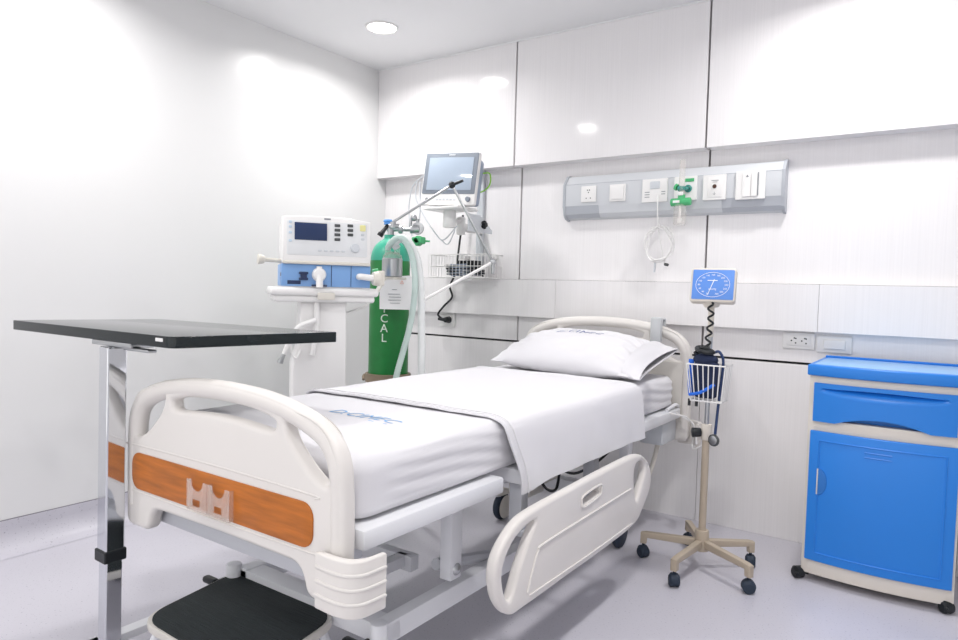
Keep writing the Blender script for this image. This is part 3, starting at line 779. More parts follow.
b = bowed(dx0, dx1, dz0, dz1, CYF-.012, CYF+.03, .004, 24); door = fin('door', b, BLUECAB, cb)
b = NB()
def onbow(x, z, o=0): return Vector((x, CYF-.0125+bow(x)-o, z))
for ins in (.035,):
    xs = [dx0+ins+(dx1-dx0-2*ins)*k/14 for k in range(15)]
    P = [onbow(x, dz1-ins) for x in xs] + [onbow(xs[-1], dz1-ins-(dz1-dz0-2*ins)*k/10) for k in range(1, 11)] + [onbow(x, dz0+ins) for x in reversed(xs)][1:] + [onbow(xs[0], dz0+ins+(dz1-dz0-2*ins)*k/10) for k in range(1, 10)]
    tube(b, P, .0032, 6, closed=True, smooth=False)
tube(b, [onbow(x, .545) for x in (dx0+.19, dx0+.22, dx0+.25, dx0+.28)], .003, 6); tube(b, [onbow(x, .527) for x in (dx0+.19, dx0+.22, dx0+.25, dx0+.28)], .003, 6)
fin('door_moulding', b, BLUECAB, door)
b = NB(); hx, hz = dx0+.036, .405
P = [(hx, hz-.052)] + [(hx+.032*math.cos(R(a)), hz+.052*math.sin(R(a))) for a in range(-80, 81, 16)] + [(hx, hz+.052)]
plate(b, P, [], .006, .002, frame((0, CYF-.0142+bow(hx+.016), 0), (1, 0, 0), (0, 0, 1))); fin('handle', b, M('blue plastic recess', '#2a74c4', .5), door)
b = NB(); box(b, (hx-.004, CYF-.022+bow(hx), hz-.05), (hx+.001, CYF-.014+bow(hx), hz+.05), .002); fin('handle_edge', b, CREAM, door)
for x, y in ((CX0+.02, CYF+.01), (CX1-.02, CYF+.01), (CX0+.03, CYB-.05), (CX1-.03, CYB-.05)):
    b = NB(); cyl(b, (x, y, .02), (x, y, .034), .008); c = Vector((x-.030 if x < 2.9 else x, y-.006, .021)); ax = Vector((.7, .7, 0))
    for s in (-1, 1): lathe(b, [(0, -.008), (.016, -.008), (.021, -.004), (.021, .004), (.016, .008), (0, .008)], c+ax*s*.013, ax, 18)
    lathe(b, [(.012, -.018), (.0225, -.014), (.0225, .014), (.012, .018)], c+Vector((0, 0, .003)), ax, 18); box(b, (c.x-.006, c.y-.034, .022), (c.x+.006, c.y-.01, .03), .003); fin('caster', b, BLACKP, cb)

# ================================================================== WALL PLATES
def holes(bm, c, y, pts, r=.0035):
    for dx, dz in pts: cyl(bm, (c[0]+dx, y, c[1]+dz), (c[0]+dx, y-.0015, c[1]+dz), r, seg=10)
def wplate(name, label, cat, x0, x1, z0, z1, y):
    t = thing(name, label, cat, ((x0+x1)/2, y, z0))
    b = NB(); plate(b, rrect(x0, z0, x1, z1, .004), [], .010, .003, XZ(y-.005)); fin('cover_plate', b, WHITEP, t); return t
t = wplate('wall_socket', 'white double power socket on the wall left of the switch plate', 'wall socket', 2.476, 2.610, .884, .958, YB)
b = NB(); box(b, (2.494, YB-.0125, .899), (2.592, YB-.009, .943), .0015); fin('socket_face', b, WHITEP, t)
b = NB()
for cx in (2.523, 2.566): holes(b, (cx, .921), YB-.0118, ((-.009, 0), (.009, .010), (.009, -.010), (.003, .012)))
fin('socket_holes', b, DARKGREY, t)
t = wplate('wall_switch', 'white wide rocker switch plate on the wall above the blue cabinet', 'wall switch', 2.617, 2.757, .876, .951, YB)
b = NB(); plate(b, rrect(2.645, .893, 2.732, .933, .003), [], .010, .003, XZ(YB-.012)); fin('rocker', b, WHITEP, t)
t = wplate('wall_socket', 'white wall socket low on the wall with a black plug in it', 'wall socket', .482, .60, .878, .966, YB)
b = NB(); box(b, (.50, YB-.0125, .893), (.585, YB-.009, .95), .0015); fin('socket_face', b, WHITEP, t)
# power cord with plug
pcd = thing('mains_cable', 'black power cord running from the monitor down through the basket to its plug', 'power cord', (.55, .05, .9))
b = NB(); cyl(b, (.562, YB-.012, .921), (.562, YB-.06, .921), .021, .016, bev=.005); cyl(b, (.562, YB-.05, .921), (.515, YB-.062, .926), .012, .009); fin('plug', b, BLACKP, pcd)
P = [on(463, 215, 'y', .02), on(461, 232, 'y', .02), on(458, 255, 'y', .0), on(456, 272, 'y', -.02), on(450, 286, 'y', .02), on(452, 297, 'y', .03), on(444, 306, 'y', .03), on(438, 314, 'y', .03), on(441, 318, 'y', .024), Vector((.515, YB-.062, .926))]
b = NB(); tube(b, P, .0062, 8); fin('cord', b, BLACKP, pcd)

# ================================================================== BED HEAD SERVICE PANEL
GX0, GX1 = 1.352, 2.466
gp = thing('bedhead_panel', 'long grey bedhead service panel with a row of white outlets on the wall', 'medical service panel', ((GX0+GX1)/2, YB, 1.5))
def extr(prof, x0, x1):
    bm = NB(); a = [bm.verts.new((x0, y, z)) for y, z in prof]; c = [bm.verts.new((x1, y, z)) for y, z in prof]; m = len(prof)
    for k in range(m): bm.faces.new((a[k], a[(k+1) % m], c[(k+1) % m], c[k]))
    bm.faces.new(list(reversed(a))); bm.faces.new(c); return bm
fy = .022
sec = [(YB, 1.735), (.060, 1.732), (.035, 1.70), (fy, 1.685), (fy, 1.572), (.026, 1.562), (.034, 1.53), (.052, 1.510), (YB, 1.502)]
gb = fin('panel_body', extr(sec, GX0+.012, GX1-.012), RAILGREY, gp, ang=25)
capm = lambda k: [(YB+(y-YB)*k, 1.62+(z-1.62)*k) for y, z in sec]
for x0, x1 in ((GX0, GX0+.014), (GX1-.014, GX1)): fin('end_cap', extr([(min(y, YB), z) for y, z in capm(1.05)], x0, x1), RAILGREY2, gp, ang=25)
b = extr([(fy-.001, 1.5715), (.0245, 1.5615), (.0325, 1.529), (.051, 1.5085), (.06, 1.509), (.04, 1.54), (.03, 1.5715)], GX0+.014, 1.56); fin('lamp_cover', b, RAILGREY2, gp, ang=25)
b = extr([(fy-.001, 1.5715), (.0245, 1.5615), (.0325, 1.529), (.051, 1.5085), (.06, 1.509), (.04, 1.54), (.03, 1.5715)], 2.19, GX1-.014); fin('lamp_cover', b, RAILGREY2, gp, ang=25)
b = NB(); box(b, (GX0+.014, fy-.0012, 1.6845), (GX1-.014, fy+.002, 1.6865)); fin('seam', b, RAILGREY2, gp)
def outlet(x0, x1, z0, z1, nm, d=.008):
    b = NB(); plate(b, rrect(x0, z0, x1, z1, .003), [], d, .002, XZ(fy-d/2)); return fin(nm, b, WHITEP, gp)
o = outlet(1.462, 1.548, 1.588, 1.672, 'power_outlet'); b = NB(); holes(b, (1.505, 1.63), fy-.0078, ((-.012, -.022), (.012, -.022), (-.006, .02), (.006, .02), (0, .008)), .003); fin('pin_holes', b, DARKGREY, o)
o = outlet(1.624, 1.712, 1.584, 1.671, 'light_switch'); b = NB(); plate(b, rrect(1.634, 1.594, 1.702, 1.661, .003), [], .005, .002, XZ(fy-.0095)); fin('rocker', b, WHITEP, o)
o = outlet(1.800, 1.930, 1.570, 1.685, 'nurse_call_unit'); b = NB(); plate(b, rrect(1.842, 1.635, 1.892, 1.672, .004), [], .006, .002, XZ(fy-.009)); fin('call_button', b, LIGHTGREY, o)
b = NB()
for k in range(3): box(b, (1.815, fy-.0088, 1.618-.012*k), (1.84, fy-.0079, 1.6215-.012*k))
for k in range(2): box(b, (1.90, fy-.0088, 1.618-.012*k), (1.92, fy-.0079, 1.6215-.012*k))
fin('lettering', b, GREYINK, o)
o = outlet(1.965, 2.075, 1.57, 1.685, 'oxygen_outlet', .012); b = NB(); box(b, (2.015, fy-.0145, 1.658), (2.062, fy-.0118, 1.674), .001); fin('green_label', b, GREEN, o)
b = NB(); lathe(b, [(.018, 0), (.018, .008), (.012, .012), (.012, 0)], (2.035, fy-.011, 1.625), (0, -1, 0), 24); fin('outlet_collar', b, M('dark teal fitting', '#3d9389', .4), o)
o = outlet(2.105, 2.212, 1.565, 1.683, 'vacuum_outlet', .014); b = NB(); box(b, (2.128, fy-.0165, 1.578), (2.195, fy-.0135, 1.672), .001); ip = fin('outlet_insert', b, WHITEP, o)
b = NB(); lathe(b, [(0, .006), (.008, .006), (.010, 0)], (2.16, fy-.0165, 1.628), (0, -1, 0), 18); fin('gas_port', b, M('dark brown port', '#4a2c20', .4), o)
b = NB(); text(b, '\u2193', .02, XZ(fy-.017) @ Matrix.Translation((2.16, 1.594, 0)), .0005); box(b, (2.145, fy-.0172, 1.654), (2.178, fy-.0163, 1.657)); box(b, (2.15, fy-.0172, 1.647), (2.173, fy-.0163, 1.6495)); fin('lettering', b, GREYINK, o)
o = outlet(2.255, 2.385, 1.560, 1.690, 'light_dimmer', .014)
for x0, x1 in ((2.285, 2.322), (2.325, 2.352)):
    b = NB(); plate(b, rrect(x0, 1.572, x1, 1.68, .002), [], .006, .002, XZ(fy-.0165)); fin('rocker', b, WHITEP, o)
b = NB(); box(b, (2.3535, fy-.021, 1.575), (2.3565, fy-.0135, 1.68)); text(b, '\u25b2', .014, XZ(fy-.0205) @ Matrix.Translation((2.308, 1.665, 0)), .0004); fin('lettering', b, GREYINK, o)
# oxygen flowmeter plugged into the panel
fm = thing('oxygen_flowmeter', 'clear oxygen flowmeter with green fittings plugged into the grey bedhead panel', 'flowmeter', (2.02, -.04, 1.43))
FX, FY = 2.022, -.045
b = NB(); lathe(b, [(0, 0), (.013, 0), (.014, .08), (.013, .19), (0, .192)], (FX, FY, 1.565), seg=20); fin('flow_tube', b, CLEAR, fm)
b = NB(); cyl(b, (FX-.05, FY, 1.555), (FX+.045, FY, 1.557), .019, bev=.004); cyl(b, (FX-.022, FY, 1.625), (FX-.032, FY+.001, 1.630), .016); cyl(b, (FX, FY, 1.557), (FX, FY, 1.59), .017); fin('valve_body', b, GREEN, fm)
b = NB(); cyl(b, (FX+.013, FY, 1.62), (2.035, fy-.012, 1.625), .009); cyl(b, (FX-.018, FY, 1.62), (FX+.013, FY, 1.62), .014, .011, bev=.003); fin('adapter', b, M('dark teal fitting', '#3d9389', .4), fm)
for lo, hi in (((FX-.035, FY-.021, 1.550), (FX-.003, FY-.017, 1.562)), ((FX-.01, FY-.02, 1.585), (FX+.012, FY-.014, 1.60))):
    b = NB(); box(b, lo, hi, .001); fin('white_label', b, WHITEP, fm)
b = NB(); lathe(b, [(0, 0), (.026, 0), (.030, .01), (.030, .085), (.022, .10), (0, .10)], (FX-.005, FY, 1.445), seg=24); fin('humidifier_bottle', b, CLEAR, fm)
b = NB(); cyl(b, (FX-.005, FY, 1.46), (FX-.005, FY, 1.55), .005); cyl(b, (FX-.005, FY, 1.455), (FX-.005, FY, 1.478), .010); fin('bubble_stem', b, WHITEP, fm)
# nurse call cord, coiled
nc = thing('call_cord', 'white nurse call cord hanging in a coil below the bedhead panel', 'call cord', (1.9, 0, 1.27))
CC = Vector((1.905, .02, 1.36)); P = [(1.885, fy-.012, 1.60), (1.888, fy-.022, 1.585), (1.89, .0, 1.52), (1.895, .005, 1.45)]
b = NB()
for k in range(0, 12*5+1):
    a = PI/2 + 2*PI*k/12; rr = 1+.11*math.sin(k*1.7)
    P.append((CC.x+.066*rr*math.cos(a)+.008*math.sin(k*.6), CC.y-.02-.003*(k % 7), CC.z+.083*rr*math.sin(a)))
P += [(1.93, 0, 1.29), (1.945, 0, 1.265)]
tube(b, P, .0030, 6, n=4); fin('cord', b, WHITEP, nc)
b = NB(); cyl(b, (1.935, .0, 1.262), (1.955, -.002, 1.258), .007, bev=.001); fin('cord_end', b, DARKGREY, nc)
b = NB(); tube(b, [(1.888, .0, 1.275), (1.886, .0, 1.245), (1.884, .002, 1.222)], .0055, 8); fin('handset', b, LIGHTGREY, nc)

# ================================================================== PATIENT MONITOR ON ITS WALL MOUNT
mm = thing('monitor_mount', 'white wall track with a swing arm and tray under the patient monitor', 'wall mount', (.80, .05, 1.25))
b = NB(); box(b, (.755, .06, 1.26), (.80, YB, 1.90), .004); fin('wall_track', b, LIGHTGREY, mm)
b = NB(); box(b, (.77, -.14, 1.44), (.81, .062, 1.485), .006); cyl(b, (.79, -.14, 1.42), (.79, -.14, 1.52), .025, bev=.004)
box(b, (.775, -.26, 1.482), (.805, -.12, 1.502), .004); fin('swing_arm', b, WHITEP, mm)
b = NB(); cyl(b, (.80, -.26, 1.45), (.80, -.26, 1.545), .036, bev=.004); box(b, (.69, -.36, 1.542), (.93, -.17, 1.556), .005); fin('tray', b, WHITEP, mm)
b = NB(); plate(b, [(-.25, 1.43), (-.02, 1.43), (-.02, 1.45), (-.14, 1.525), (-.25, 1.525)], [], .008, .002, YZ(.92)); fin('side_plate', b, LIGHTGREY, mm)
b = NB()
for k in range(5): cyl(b, (.93, -.11, 1.475), (.93+.0, -.11+.022*math.cos(k*2*PI/5), 1.475+.022*math.sin(k*2*PI/5)), .009, seg=10)
cyl(b, (.922, -.11, 1.475), (.945, -.11, 1.475), .014); fin('lock_knob', b, BLACKP, mm)
pm = thing('patient_monitor', 'grey patient monitor with blank screen on a wall arm above the basket', 'patient monitor', (.83, -.27, 1.54))
MT = Matrix.Translation((.812, -.285, 1.563)) @ Matrix.Rotation(R(11), 4, 'Z') @ Matrix.Rotation(R(2), 4, 'Y') @ Matrix.Rotation(R(-9), 4, 'X') @ Matrix.Scale(.93, 4)
def MF(y): return MT @ frame((0, y, 0), (1, 0, 0), (0, 0, 1))
b = NB(); plate(b, rrect(-.178, 0, .178, .318, .012), [], .03, .006, MF(-.02)); mh = fin('front_shell', b, WHITEP, pm)
b = NB(); plate(b, rrect(-.168, .012, .170, .29, .02), [], .07, .02, MF(.03)); fin('rear_shell', b, MONSIDE, pm)
b = NB(); plate(b, rrect(-.172, .066, .172, .313, .006), [], .006, .001, MF(-.0345)); fin('bezel', b, MONGREY, pm)
b = NB(); plate(b, rrect(-.145, .088, .145, .285, .002), [], .003, .0005, MF(-.038)); fin('screen', b, MONSCREEN, pm)
for k in range(6):
    b = NB(); plate(b, rrect(-.075+.023*k, .028, -.060+.023*k, .038, .003), [], .003, .001, MF(-.036)); fin('key', b, LIGHTGREY, pm)
b = NB(); lathe(b, [(0, .012), (.012, .012), (.015, 0)], MT @ Vector((.135, -.035, .034)), MT.to_3x3() @ Vector((0, -1, 0)), 18); fin('dial_knob', b, MONGREY, pm)
b = NB(); lathe(b, [(0, .003), (.008, .003), (.009, 0)], MT @ Vector((-.135, -.035, .034)), MT.to_3x3() @ Vector((0, -1, 0)), 14); fin('power_button', b, GREYINK, pm)
b = NB(); box(b, (-.02, -.0385, .297), (.02, -.037, .304), 0, 1, MT); fin('badge', b, LIGHTGREY, pm)
b = NB(); tube(b, [MT @ Vector(q) for q in ((.162, .06, .22), (.205, .07, .22), (.215, .07, .16), (.195, .06, .12), (.165, .05, .10))], .004, 6); fin('green_cable', b, M('lime green cable', '#8fcf4a', .5), pm)
# cables hanging from the monitor
mc = thing('sensor_cable', 'pale grey sensor cables looping down from the left of the patient monitor', 'cable', (.6, -.3, 1.2))
for pts in ([(423, 176), (413, 186), (409, 205), (410, 224), (412, 236)], [(417, 182), (416, 198), (424, 216), (433, 230), (443, 240), (457, 226)], [(441, 240), (448, 244), (455, 230)], [(420, 182), (420, 212), (417, 232)]):
    b = NB(); tube(b, [on(u, v, 'y', -.27) for u, v in pts], .0035, 6); fin('cable', b, LIGHTGREY, mc)
# wire basket on the wall
wb = thing('wall_basket', 'white wire basket full of cables fixed to the wall under the monitor', 'basket', (.82, -.05, 1.19))
b = NB(); X0, X1, Y0, Y1, Z0, Z1 = .56, .965, -.14, .035, 1.178, 1.31
for z, r in ((Z0, .003), (Z1, .0035), ((Z0+Z1)/2, .0022)): tube(b, [(X0, Y1, z), (X0, Y0, z), (X1, Y0, z), (X1, Y1, z), (X0, Y1, z)], r, 6, smooth=False)
for k in range(17):
    x = X0+(X1-X0)*k/16; tube(b, [(x, Y0, Z1), (x, Y0, Z0), (x, Y1, Z0), (x, Y1, Z1)], .0018, 5, smooth=False)
for k in range(1, 7):
    y = Y0+(Y1-Y0)*k/7; tube(b, [(X0, y, Z1), (X0, y, Z0), (X1, y, Z0), (X1, y, Z1)], .0018, 5, smooth=False)
box(b, (.66, .03, 1.29), (.70, YB-.002, 1.32), .002); box(b, (.86, .03, 1.29), (.90, YB-.002, 1.32), .002)
fin('wire_frame', b, WHITEP, wb)
cbx = thing('cable_bundle', 'bundle of black and grey leads lying inside the white wall basket', 'cable', (.8, -.05, 1.2))
for k, (mt, r) in enumerate(((BLACKP, .005), (MONGREY, .005), (MONSIDE, .0045))):
    P = []
    for q in range(26):
        a = q*1.05+k*2; P.append((.76+(.13-.015*k)*math.cos(a)+.012*math.sin(q*2.3), -.052+.055*math.sin(a), 1.19+.0026*q+.004*math.sin(q)))
    b = NB(); tube(b, P, r, 6, n=4); fin('lead', b, mt, cbx)
b = NB()
for k in range(7): box(b, (.74+.018*k, -.10, 1.245), (.752+.018*k, -.03, 1.277), .002)
fin('lead_connectors', b, BLACKP, cbx)

# ================================================================== VENTILATOR ON ITS CART
VC = (.905, -1.262); VA = R(55)
vc = thing('ventilator_cart', 'white ventilator cart with tray top and tall column left of the bed', 'medical cart', (VC[0], VC[1], 0), VA)
b = NB(); box(b, (-.225, -.06, 1.070), (.225, .24, 1.106), .014, 3); box(b, (-.21, -.045, 1.043), (.21, .22, 1.074), .012, 3)
fin('tray', b, WHITEP, vc, local=True)
b = NB(); box(b, (-.035, -.075, 1.055), (.035, -.055, 1.085), .004); fin('drawer_catch', b, OFFWHITE, vc, local=True)
b = NB()
prof = [(-.105, .03, .84, 1.04), ]
plate(b, [(-.13, .10), (.105, .10), (.095, 1.045), (-.10, 1.045), (-.105, .86), (-.13, .78)], [], .14, .012, frame((0, .06, 0), (1, 0, 0), (0, 0, 1))); fin('column', b, WHITEP, vc, local=True)
b = NB(); tube(b, [(-.034, -.026, 1.042), (-.034, -.03, .98), (-.036, -.032, .92), (-.05, -.03, .82)], .011, 10); fin('drain_tube', b, WHITEP, vc, local=True)
b = NB(); box(b, (-.2, -.16, .07), (.2, .24, .11), .02, 3); fin('base', b, METALW, vc, local=True)
for x, y in ((-.17, -.13), (.17, -.13), (-.17, .21), (.17, .21)):
    b = NB(); cyl(b, (x-.012, y, .03), (x+.012, y, .03), .03, bev=.005); cyl(b, (x, y, .04), (x, y, .075), .008); fin('caster', b, BLACKP, vc, local=True)
vt = thing('ventilator', 'white ventilator with dark blue screen and sky blue lower module on a cart', 'ventilator', (VC[0]+.002, VC[1]+.003, 1.106), VA)
vt.scale = (.97, .97, .97)
TILT = Matrix.Rotation(R(-6), 4, 'X')
def VF(y): return TILT @ frame((0, y, .1), (1, 0, 0), (0, 0, 1))
# front panel (local z from the tray)
b = NB(); top = [(-.188, .0), (.188, .0), (.190, .188), (.10, .199), (0, .204), (-.10, .203), (-.190, .196)]
plate(b, top, [], .05, .010, VF(-.045)); hs_ = fin('control_panel', b, WHITEP, vt, local=True)
b = NB(); box(b, (-.185, -.03, .10), (.185, .20, .285), .015, 3); fin('housing', b, WHITEP, vt, local=True)
b = NB(); box(b, (-.187, -.065, .098), (.187, -.02, .112), .006); fin('lower_ledge', b, OFFWHITE, vt, local=True)
b = NB(); plate(b, rrect(-.17, .03, .172, .178, .008), [], .003, .001, VF(-.0705)); fin('keypad', b, LIGHTGREY if 0 else M('very pale grey keypad', '#e3e5e7', .4), vt, local=True)
b = NB(); plate(b, rrect(-.138, .095, -.002, .170, .002), [], .004, .001, VF(-.073)); fin('screen', b, NAVY, vt, local=True)
for x, zs in ((.030, (.158, .138, .118, .097)), (.086, (.160, .140, .120))):
    for z in zs:
        b = NB(); plate(b, rrect(x, z, x+.024, z+.012, .002), [], .005, .001, VF(-.073)); fin('soft_key', b, DARKGREY, vt, local=True)
for k in range(5):
    b = NB(); plate(b, rrect(-.04+.025*k, .048, -.024+.025*k, .056, .003), [], .004, .001, VF(-.073)); fin('key', b, LIGHTGREY, vt, local=True)
for z in (.165, .145, .12, .085):
    b = NB(); plate(b, rrect(-.162, z, -.149, z+.010, .003), [], .004, .001, VF(-.073)); fin('key', b, M('pale blue key', '#c3d3e2', .4), vt, local=True)
b = NB(); plate(b, rrect(.140, .145, .165, .172, .004), [], .004, .001, VF(-.073)); fin('yellow_key', b, YELLOW, vt, local=True, label='pale yellow key')
for z in (.125, .105):
    b = NB(); plate(b, rrect(.145, z, .160, z+.010, .003), [], .004, .001, VF(-.073)); fin('key', b, LIGHTGREY, vt, local=True)
b = NB(); lathe(b, [(0, .016), (.018, .016), (.021, 0)], VF(-.071) @ Vector((.118, .068, 0)), (0, -1, .1), 22); fin('rotary_knob', b, LIGHTGREY, vt, local=True)
b = NB(); box(b, (-.012, -.074, .29), (.012, -.0695, .295), 0, 1) if 0 else plate(b, rrect(-.014, .187, .014, .194, .002), [], .002, .0005, VF(-.0705)); fin('badge', b, GREYINK, vt, local=True)
# sky blue module
b = NB(); box(b, (-.190, -.048, .003), (.190, .18, .099), .004); bl = fin('gas_module', b, VBLUE, vt, local=True)
for x0, x1 in ((.018, .0205), (.103, .105)):
    b = NB(); box(b, (x0, -.0495, .006), (x1, -.047, .096)); fin('seam', b, NAVY, bl, local=True)
b = NB(); box(b, (-.165, -.0495, .012), (-.11, -.0475, .028), .002); fin('vent_slot', b, NAVY, bl, local=True)
b = NB(); box(b, (-.118, -.06, .055), (-.08, -.047, .066), .003); box(b, (-.118, -.06, .03), (-.08, -.047, .041), .003); box(b, (-.112, -.056, .038), (-.085, -.047, .058)); fin('latch', b, NAVY, bl, local=True)
b = NB(); box(b, (-.192, -.03, .045), (-.188, -.01, .06)); fin('side_button', b, NAVY, bl, local=True)
b = NB(); cyl(b, (-.034, -.048, .055), (-.034, -.078, .055), .031, .027, bev=.006); cyl(b, (-.034, -.066, .052), (-.034, -.078, .0), .015); cyl(b, (-.034, -.06, .07), (-.034, -.06, .09), .012);  fin('expiratory_valve', b, WHITEP, bl, local=True)
b = NB(); box(b, (-.065, -.06, .003), (-.045, -.046, .012), .002); box(b, (-.02, -.06, .003), (.0, -.046, .012), .002); fin('valve_feet', b, NAVY, bl, local=True)
b = NB(); tube(b, [(.14, -.04, .05), (.14, -.07, .052), (.16, -.078, .05), (.20, -.075, .046)], .014, 12); fin('inspiratory_port', b, WHITEP, bl, local=True)
b = NB(); cyl(b, (.195, -.075, .045), (.225, -.07, .045), .03, .034, bev=.005); box(b, (.218, -.095, .015), (.245, -.045, .08), .006); fin('port_filter', b, OFFWHITE, bl, local=True)
b = NB(); cyl(b, (.20, -.04, .075), (.225, -.04, .08), .012); fin('green_connector', b, GREEN, bl, local=True)
b = NB(); cyl(b, (-.188, 0, .11), (-.262, -.02, .113), .009); cyl(b, (-.258, -.02, .113), (-.285, -.025, .114), .018, .022, bev=.004); fin('side_handle', b, OFFWHITE, vt, local=True)
# small white hose with connector hanging behind the column
lh = thing('air_hose', 'short white air hose with a grey connector hanging left of the cart column', 'hose', (.80, -1.38, .82))
b = NB(); tube(b, [deep(316, 320, 2.86), deep(300, 326, 2.84), deep(292, 336, 2.83), deep(287, 347, 2.83), deep(284, 354, 2.83)], .010, 8)
tube(b, [deep(300, 326, 2.85), deep(292, 338, 2.85), deep(291, 350, 2.85), deep(296, 358, 2.85), deep(300, 350, 2.87)], .006, 8); fin('hose', b, WHITEP, lh)
b = NB(); cyl(b, deep(284.5, 353, 2.83), deep(280.5, 361, 2.83), .008, .011); cyl(b, deep(281, 360, 2.83), deep(280, 363, 2.83), .012); fin('connector', b, STEEL, lh)
b = NB(); tube(b, [deep(336, 348, 3.1), deep(339, 356, 3.1), deep(341, 366, 3.1), deep(340, 378, 3.1), deep(340, 400, 3.1), deep(343, 440, 3.2)], .007, 8)
solo('power_cable', b, BLACKP, 'black cable hanging down right of the white cart column', 'cable')
b = NB(); tube(b, [deep(338, 315, 3.05), deep(352, 311, 3.1), deep(365, 306, 3.15), deep(372, 300, 3.2)], .005, 8)
solo('pressure_tube', b, WHITEP, 'thin white tube from under the cart tray to the green cylinder', 'tube')

# ================================================================== OXYGEN CYLINDER
OX, OY = .676, -.600
ox = thing('oxygen_cylinder', 'tall green oxygen cylinder with white stencilled letters behind the bed', 'gas cylinder', (OX, OY, 0))
b = NB(); RC = .104; lathe(b, [(0, .02), (RC-.012, .02), (RC, .035), (RC, 1.235), (RC-.002, 1.25)], (OX, OY, 0), seg=48); fin('cylinder_body', b, GREENCYL, ox, ang=60)
b = NB(); lathe(b, [(RC-.002, 1.25)]+[(RC*math.cos(R(a))**.8*.98+.0, 1.25+.115*math.sin(R(a))) for a in range(6, 76, 8)]+[(.034, 1.368), (.034, 1.385), (0, 1.385)], (OX, OY, 0), seg=48); fin('shoulder', b, TEAL, ox, ang=60)
b = NB(); fd = (EYE-Vector((OX, OY, EYE.z))).normalized(); fx = Vector((0, 0, 1)).cross(fd)
for k, ch in enumerate('MEDICAL'):
    a = -.24; n_ = (fd*math.cos(a)+fx*math.sin(a)); tx = Vector((0, 0, 1)).cross(n_)
    text(b, ch, .060, frame(Vector((OX, OY, 1.155+.03-.0393*6+.050*(6-k)))+n_*(RC+.0008), tx, (0, 0, 1)), .0012)
b.transform(Matrix.Translation((0, 0, -.098))); fin('stencilled_lettering', b, M('worn white stencil paint', '#d5e3d6', .6, var=.3, scale=60), ox)
b = NB(); lathe(b, [(RC+.004, .615), (RC+.016, .618), (RC+.016, .66), (RC+.004, .663)], (OX, OY, 0), seg=40); tube(b, [(OX-.11, OY+.02, .64), (OX-.14, OY-.03, .64), (OX-.12, OY-.06, .62)], .008, 8); fin('holding_strap', b, BROWNCAP, ox)
vz = 1.385
b = NB(); cyl(b, (OX, OY, vz-.005), (OX, OY, vz+.07), .018, .015); cyl(b, Vector((OX, OY, vz+.03))-RT*.02, Vector((OX, OY, vz+.03))+RT*.12, .011); cyl(b, Vector((OX, OY, vz+.03))+RT*.04, Vector((OX, OY, vz+.03))+RT*.062, .022, bev=.003); cyl(b, Vector((OX, OY, vz+.03))+RT*.10, Vector((OX, OY, vz+.03))+RT*.15, .022, bev=.004); fin('valve', b, STEEL, ox)
b = NB()
for q, s in ((.10, 1), (.135, 1)): cyl(b, Vector((OX, OY, vz+.03))+RT*q, Vector((OX, OY, vz+.085))+RT*(q+.004), .008)
lathe(b, [(0, -.02), (.03, -.018), (.033, 0), (.03, .008), (0, .010)], Vector((OX, OY, vz+.035))+RT*.14, -FW, 24); sphere(b, Vector((OX, OY, vz+.09))+RT*.118, .018); fin('regulator', b, STEEL, ox)
b = NB(); c0 = Vector((OX, OY, vz-.035))+RT*.15-FW*.06
for k in range(3): box(b, (-.03+.01*k, -.02, -.018), (.035-.01*k, .02, .018), .006, 2, Matrix.Translation(c0) @ Matrix.Rotation(R(60*k), 4, 'Y'))
cyl(b, c0, c0+RT*.06-UP*.004, .008, .004); fin('green_valve', b, GREEN, ox)
b = NB(); cyl(b, deep(388, 225, 3.5), deep(381, 234, 3.46), .009, .012); cyl(b, deep(381.5, 233, 3.46), deep(379.5, 236, 3.46), .015); fin('lever', b, BLACKP, ox)
b = NB(); lathe(b, [(0, .024), (.02, .024), (.024, .016), (.018, .008), (.022, 0), (0, 0)], deep(388, 224.5, 3.5), UP, 16); fin('blue_cap', b, M('blue cap plastic', '#5f9fe6', .4), ox)
# canister, card and hoses
hc = thing('humidifier_chamber', 'round silver humidifier chamber between the ventilator and green cylinder', 'humidifier', (.88, -.81, 1.16))
c1 = deep(392, 277, 3.3)
b = NB(); lathe(b, [(0, 0), (.046, 0), (.049, .004), (.049, .086), (.046, .09), (0, .09)], c1, seg=32); fin('chamber', b, STEEL, hc)
b = NB(); lathe(b, [(.047, .088), (.046, .10), (.034, .115), (.014, .122), (0, .122)], c1, seg=32); cyl(b, c1+Vector((-.02, -.01, .11)), c1+Vector((-.02, -.01, .15)), .014); cyl(b, c1+Vector((.02, .01, .11)), c1+Vector((.02, .01, .15)), .014); fin('dome', b, CLEAR, hc)
b = NB(); e1 = Vector((VC[0], VC[1], 1.10))+Vector((math.cos(VA), math.sin(VA), 0))*.222
cyl(b, e1+Vector((0, 0, -.015)), c1+Vector((-.03, -.02, -.006)), .010); box(b, c1+Vector((-.05, -.05, -.012)), c1+Vector((.05, .05, -.001)), .003); fin('bracket', b, OFFWHITE, hc)
cd = thing('instruction_card', 'white instruction card with small orange warning sign hung on the green cylinder', 'card', (.9, -.78, 1.0))
dC = 3.455
def CW(u, v): return deep(u, v, dC)
b = NB(); k4 = [CW(379.5, 277.5), CW(411, 275.5), CW(416, 310), CW(379.5, 309)]
vs = [b.verts.new(p) for p in k4]+[b.verts.new(p+FW*.012) for p in k4]
for f in ((0, 1, 2, 3), (7, 6, 5, 4), (0, 4, 5, 1), (1, 5, 6, 2), (2, 6, 7, 3), (3, 7, 4, 0)): b.faces.new([vs[i] for i in f])
fin('card', b, M('white card', '#eeeeee', .6), cd)
b = NB()
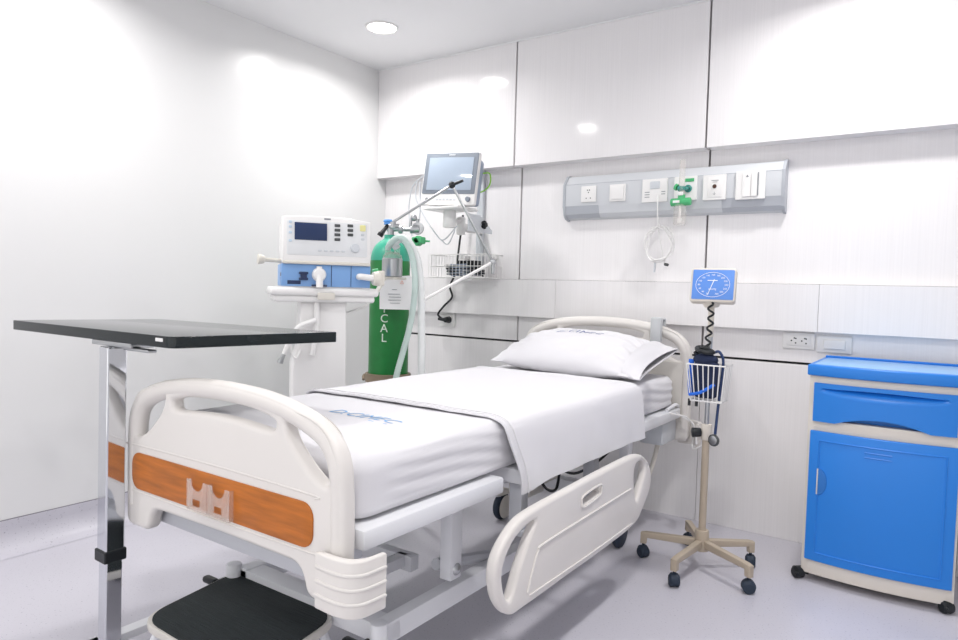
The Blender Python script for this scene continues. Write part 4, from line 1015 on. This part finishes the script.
for v, u0_, u1_ in ((289.5, 392, 397), (294, 388, 400), (297, 389, 401), (300, 388, 401), (303, 390, 400)):
    p, q = CW(u0_, v), CW(u1_, v+.2); tube(b, [p-FW*.002, q-FW*.002], .0012, 4, smooth=False)
fin('printed_lines', b, GREYINK, cd)
b = NB(); p = [CW(400.5, 283.5)-FW*.002, CW(403.5, 283.7)-FW*.002, CW(402, 280.5)-FW*.002]; tube(b, p, .0012, 4, closed=True, smooth=False); fin('warning_sign', b, RED, cd)
def hose(name, pts, r, label, m=HOSE, corr=True):
    P = spline(pts, 30); bm = NB()
    n_ = len(P); tube(bm, P, r, 12, smooth=False, rfun=(lambda t: r*(1+.045*math.sin(t*n_*2.2))) if corr else None)
    return solo(name, bm, m, label, 'hose', ang=80)
hose('breathing_hose', [c1+Vector((.02, .01, .14)), deep(395, 244, 3.28), deep(402, 238, 3.27), deep(411, 245, 3.26), deep(418, 263, 3.25), deep(421, 295, 3.24), deep(421.5, 335, 3.22), deep(421.5, 372, 3.2), deep(421.5, 430, 3.22), deep(421, 475, 3.22)], .0175, 'wide pale breathing hose arching over the green cylinder and dropping behind the bed')
hose('breathing_hose', [c1+Vector((-.02, -.01, .14)), deep(391, 243, 3.24), deep(398, 237.5, 3.22), deep(405, 241, 3.22), deep(412, 256, 3.23), deep(415, 280, 3.22), deep(413.5, 305, 3.2), deep(409, 330, 3.2), deep(403, 352, 3.18), deep(396, 378, 3.15), deep(388, 420, 3.15), deep(384, 480, 3.15)], .0145, 'narrow pale breathing hose slanting down across the green cylinder', M('pale green translucent tube', '#cfe2dc', .35, alpha=.85))
# jointed hose support arm
ar = thing('hose_support_arm', 'thin jointed steel hose support arm rising in front of the patient monitor', 'support arm', (.75, -.75, 1.0))
pa, pb, pc_, pd = deep(393, 222, 3.38), deep(452, 185, 3.42), deep(493, 262, 3.46), deep(422, 301, 3.30)
b = NB(); cyl(b, pa, pb, .0065); fin('lower_arm', b, STEEL, ar)
b = NB(); cyl(b, pb, pc_, .0065); fin('middle_arm', b, STEEL, ar)
b = NB(); cyl(b, pc_, pd, .0075); fin('end_arm', b, WHITEP, ar)
b = NB(); sphere(b, pb, .018); cyl(b, pb, deep(463, 180.5, 3.40), .009, .007); fin('joint_knob', b, BLACKP, ar)
b = NB(); sphere(b, pc_, .017); cyl(b, pc_+UP*.005, pc_-UP*.06, .012, .008); fin('joint_knob', b, STEEL, ar)
b = NB(); cyl(b, pa, pa-UP*.03, .014); cyl(b, pa-UP*.02-RT*.02, pa-UP*.02+RT*.03, .011); fin('base_clamp', b, STEEL, ar)

# ================================================================== LIGHT
w = bpy.data.worlds.new('world'); SC.world = w; w.use_nodes = True
bg = w.node_tree.nodes['Background']; bg.inputs['Color'].default_value = (1, .99, .985, 1); bg.inputs['Strength'].default_value = 1.0
SC.view_settings.view_transform = 'Standard'; SC.view_settings.look = 'None'; SC.view_settings.gamma = 1
SC.view_settings.exposure = .50
SC.view_settings.use_curve_mapping = False
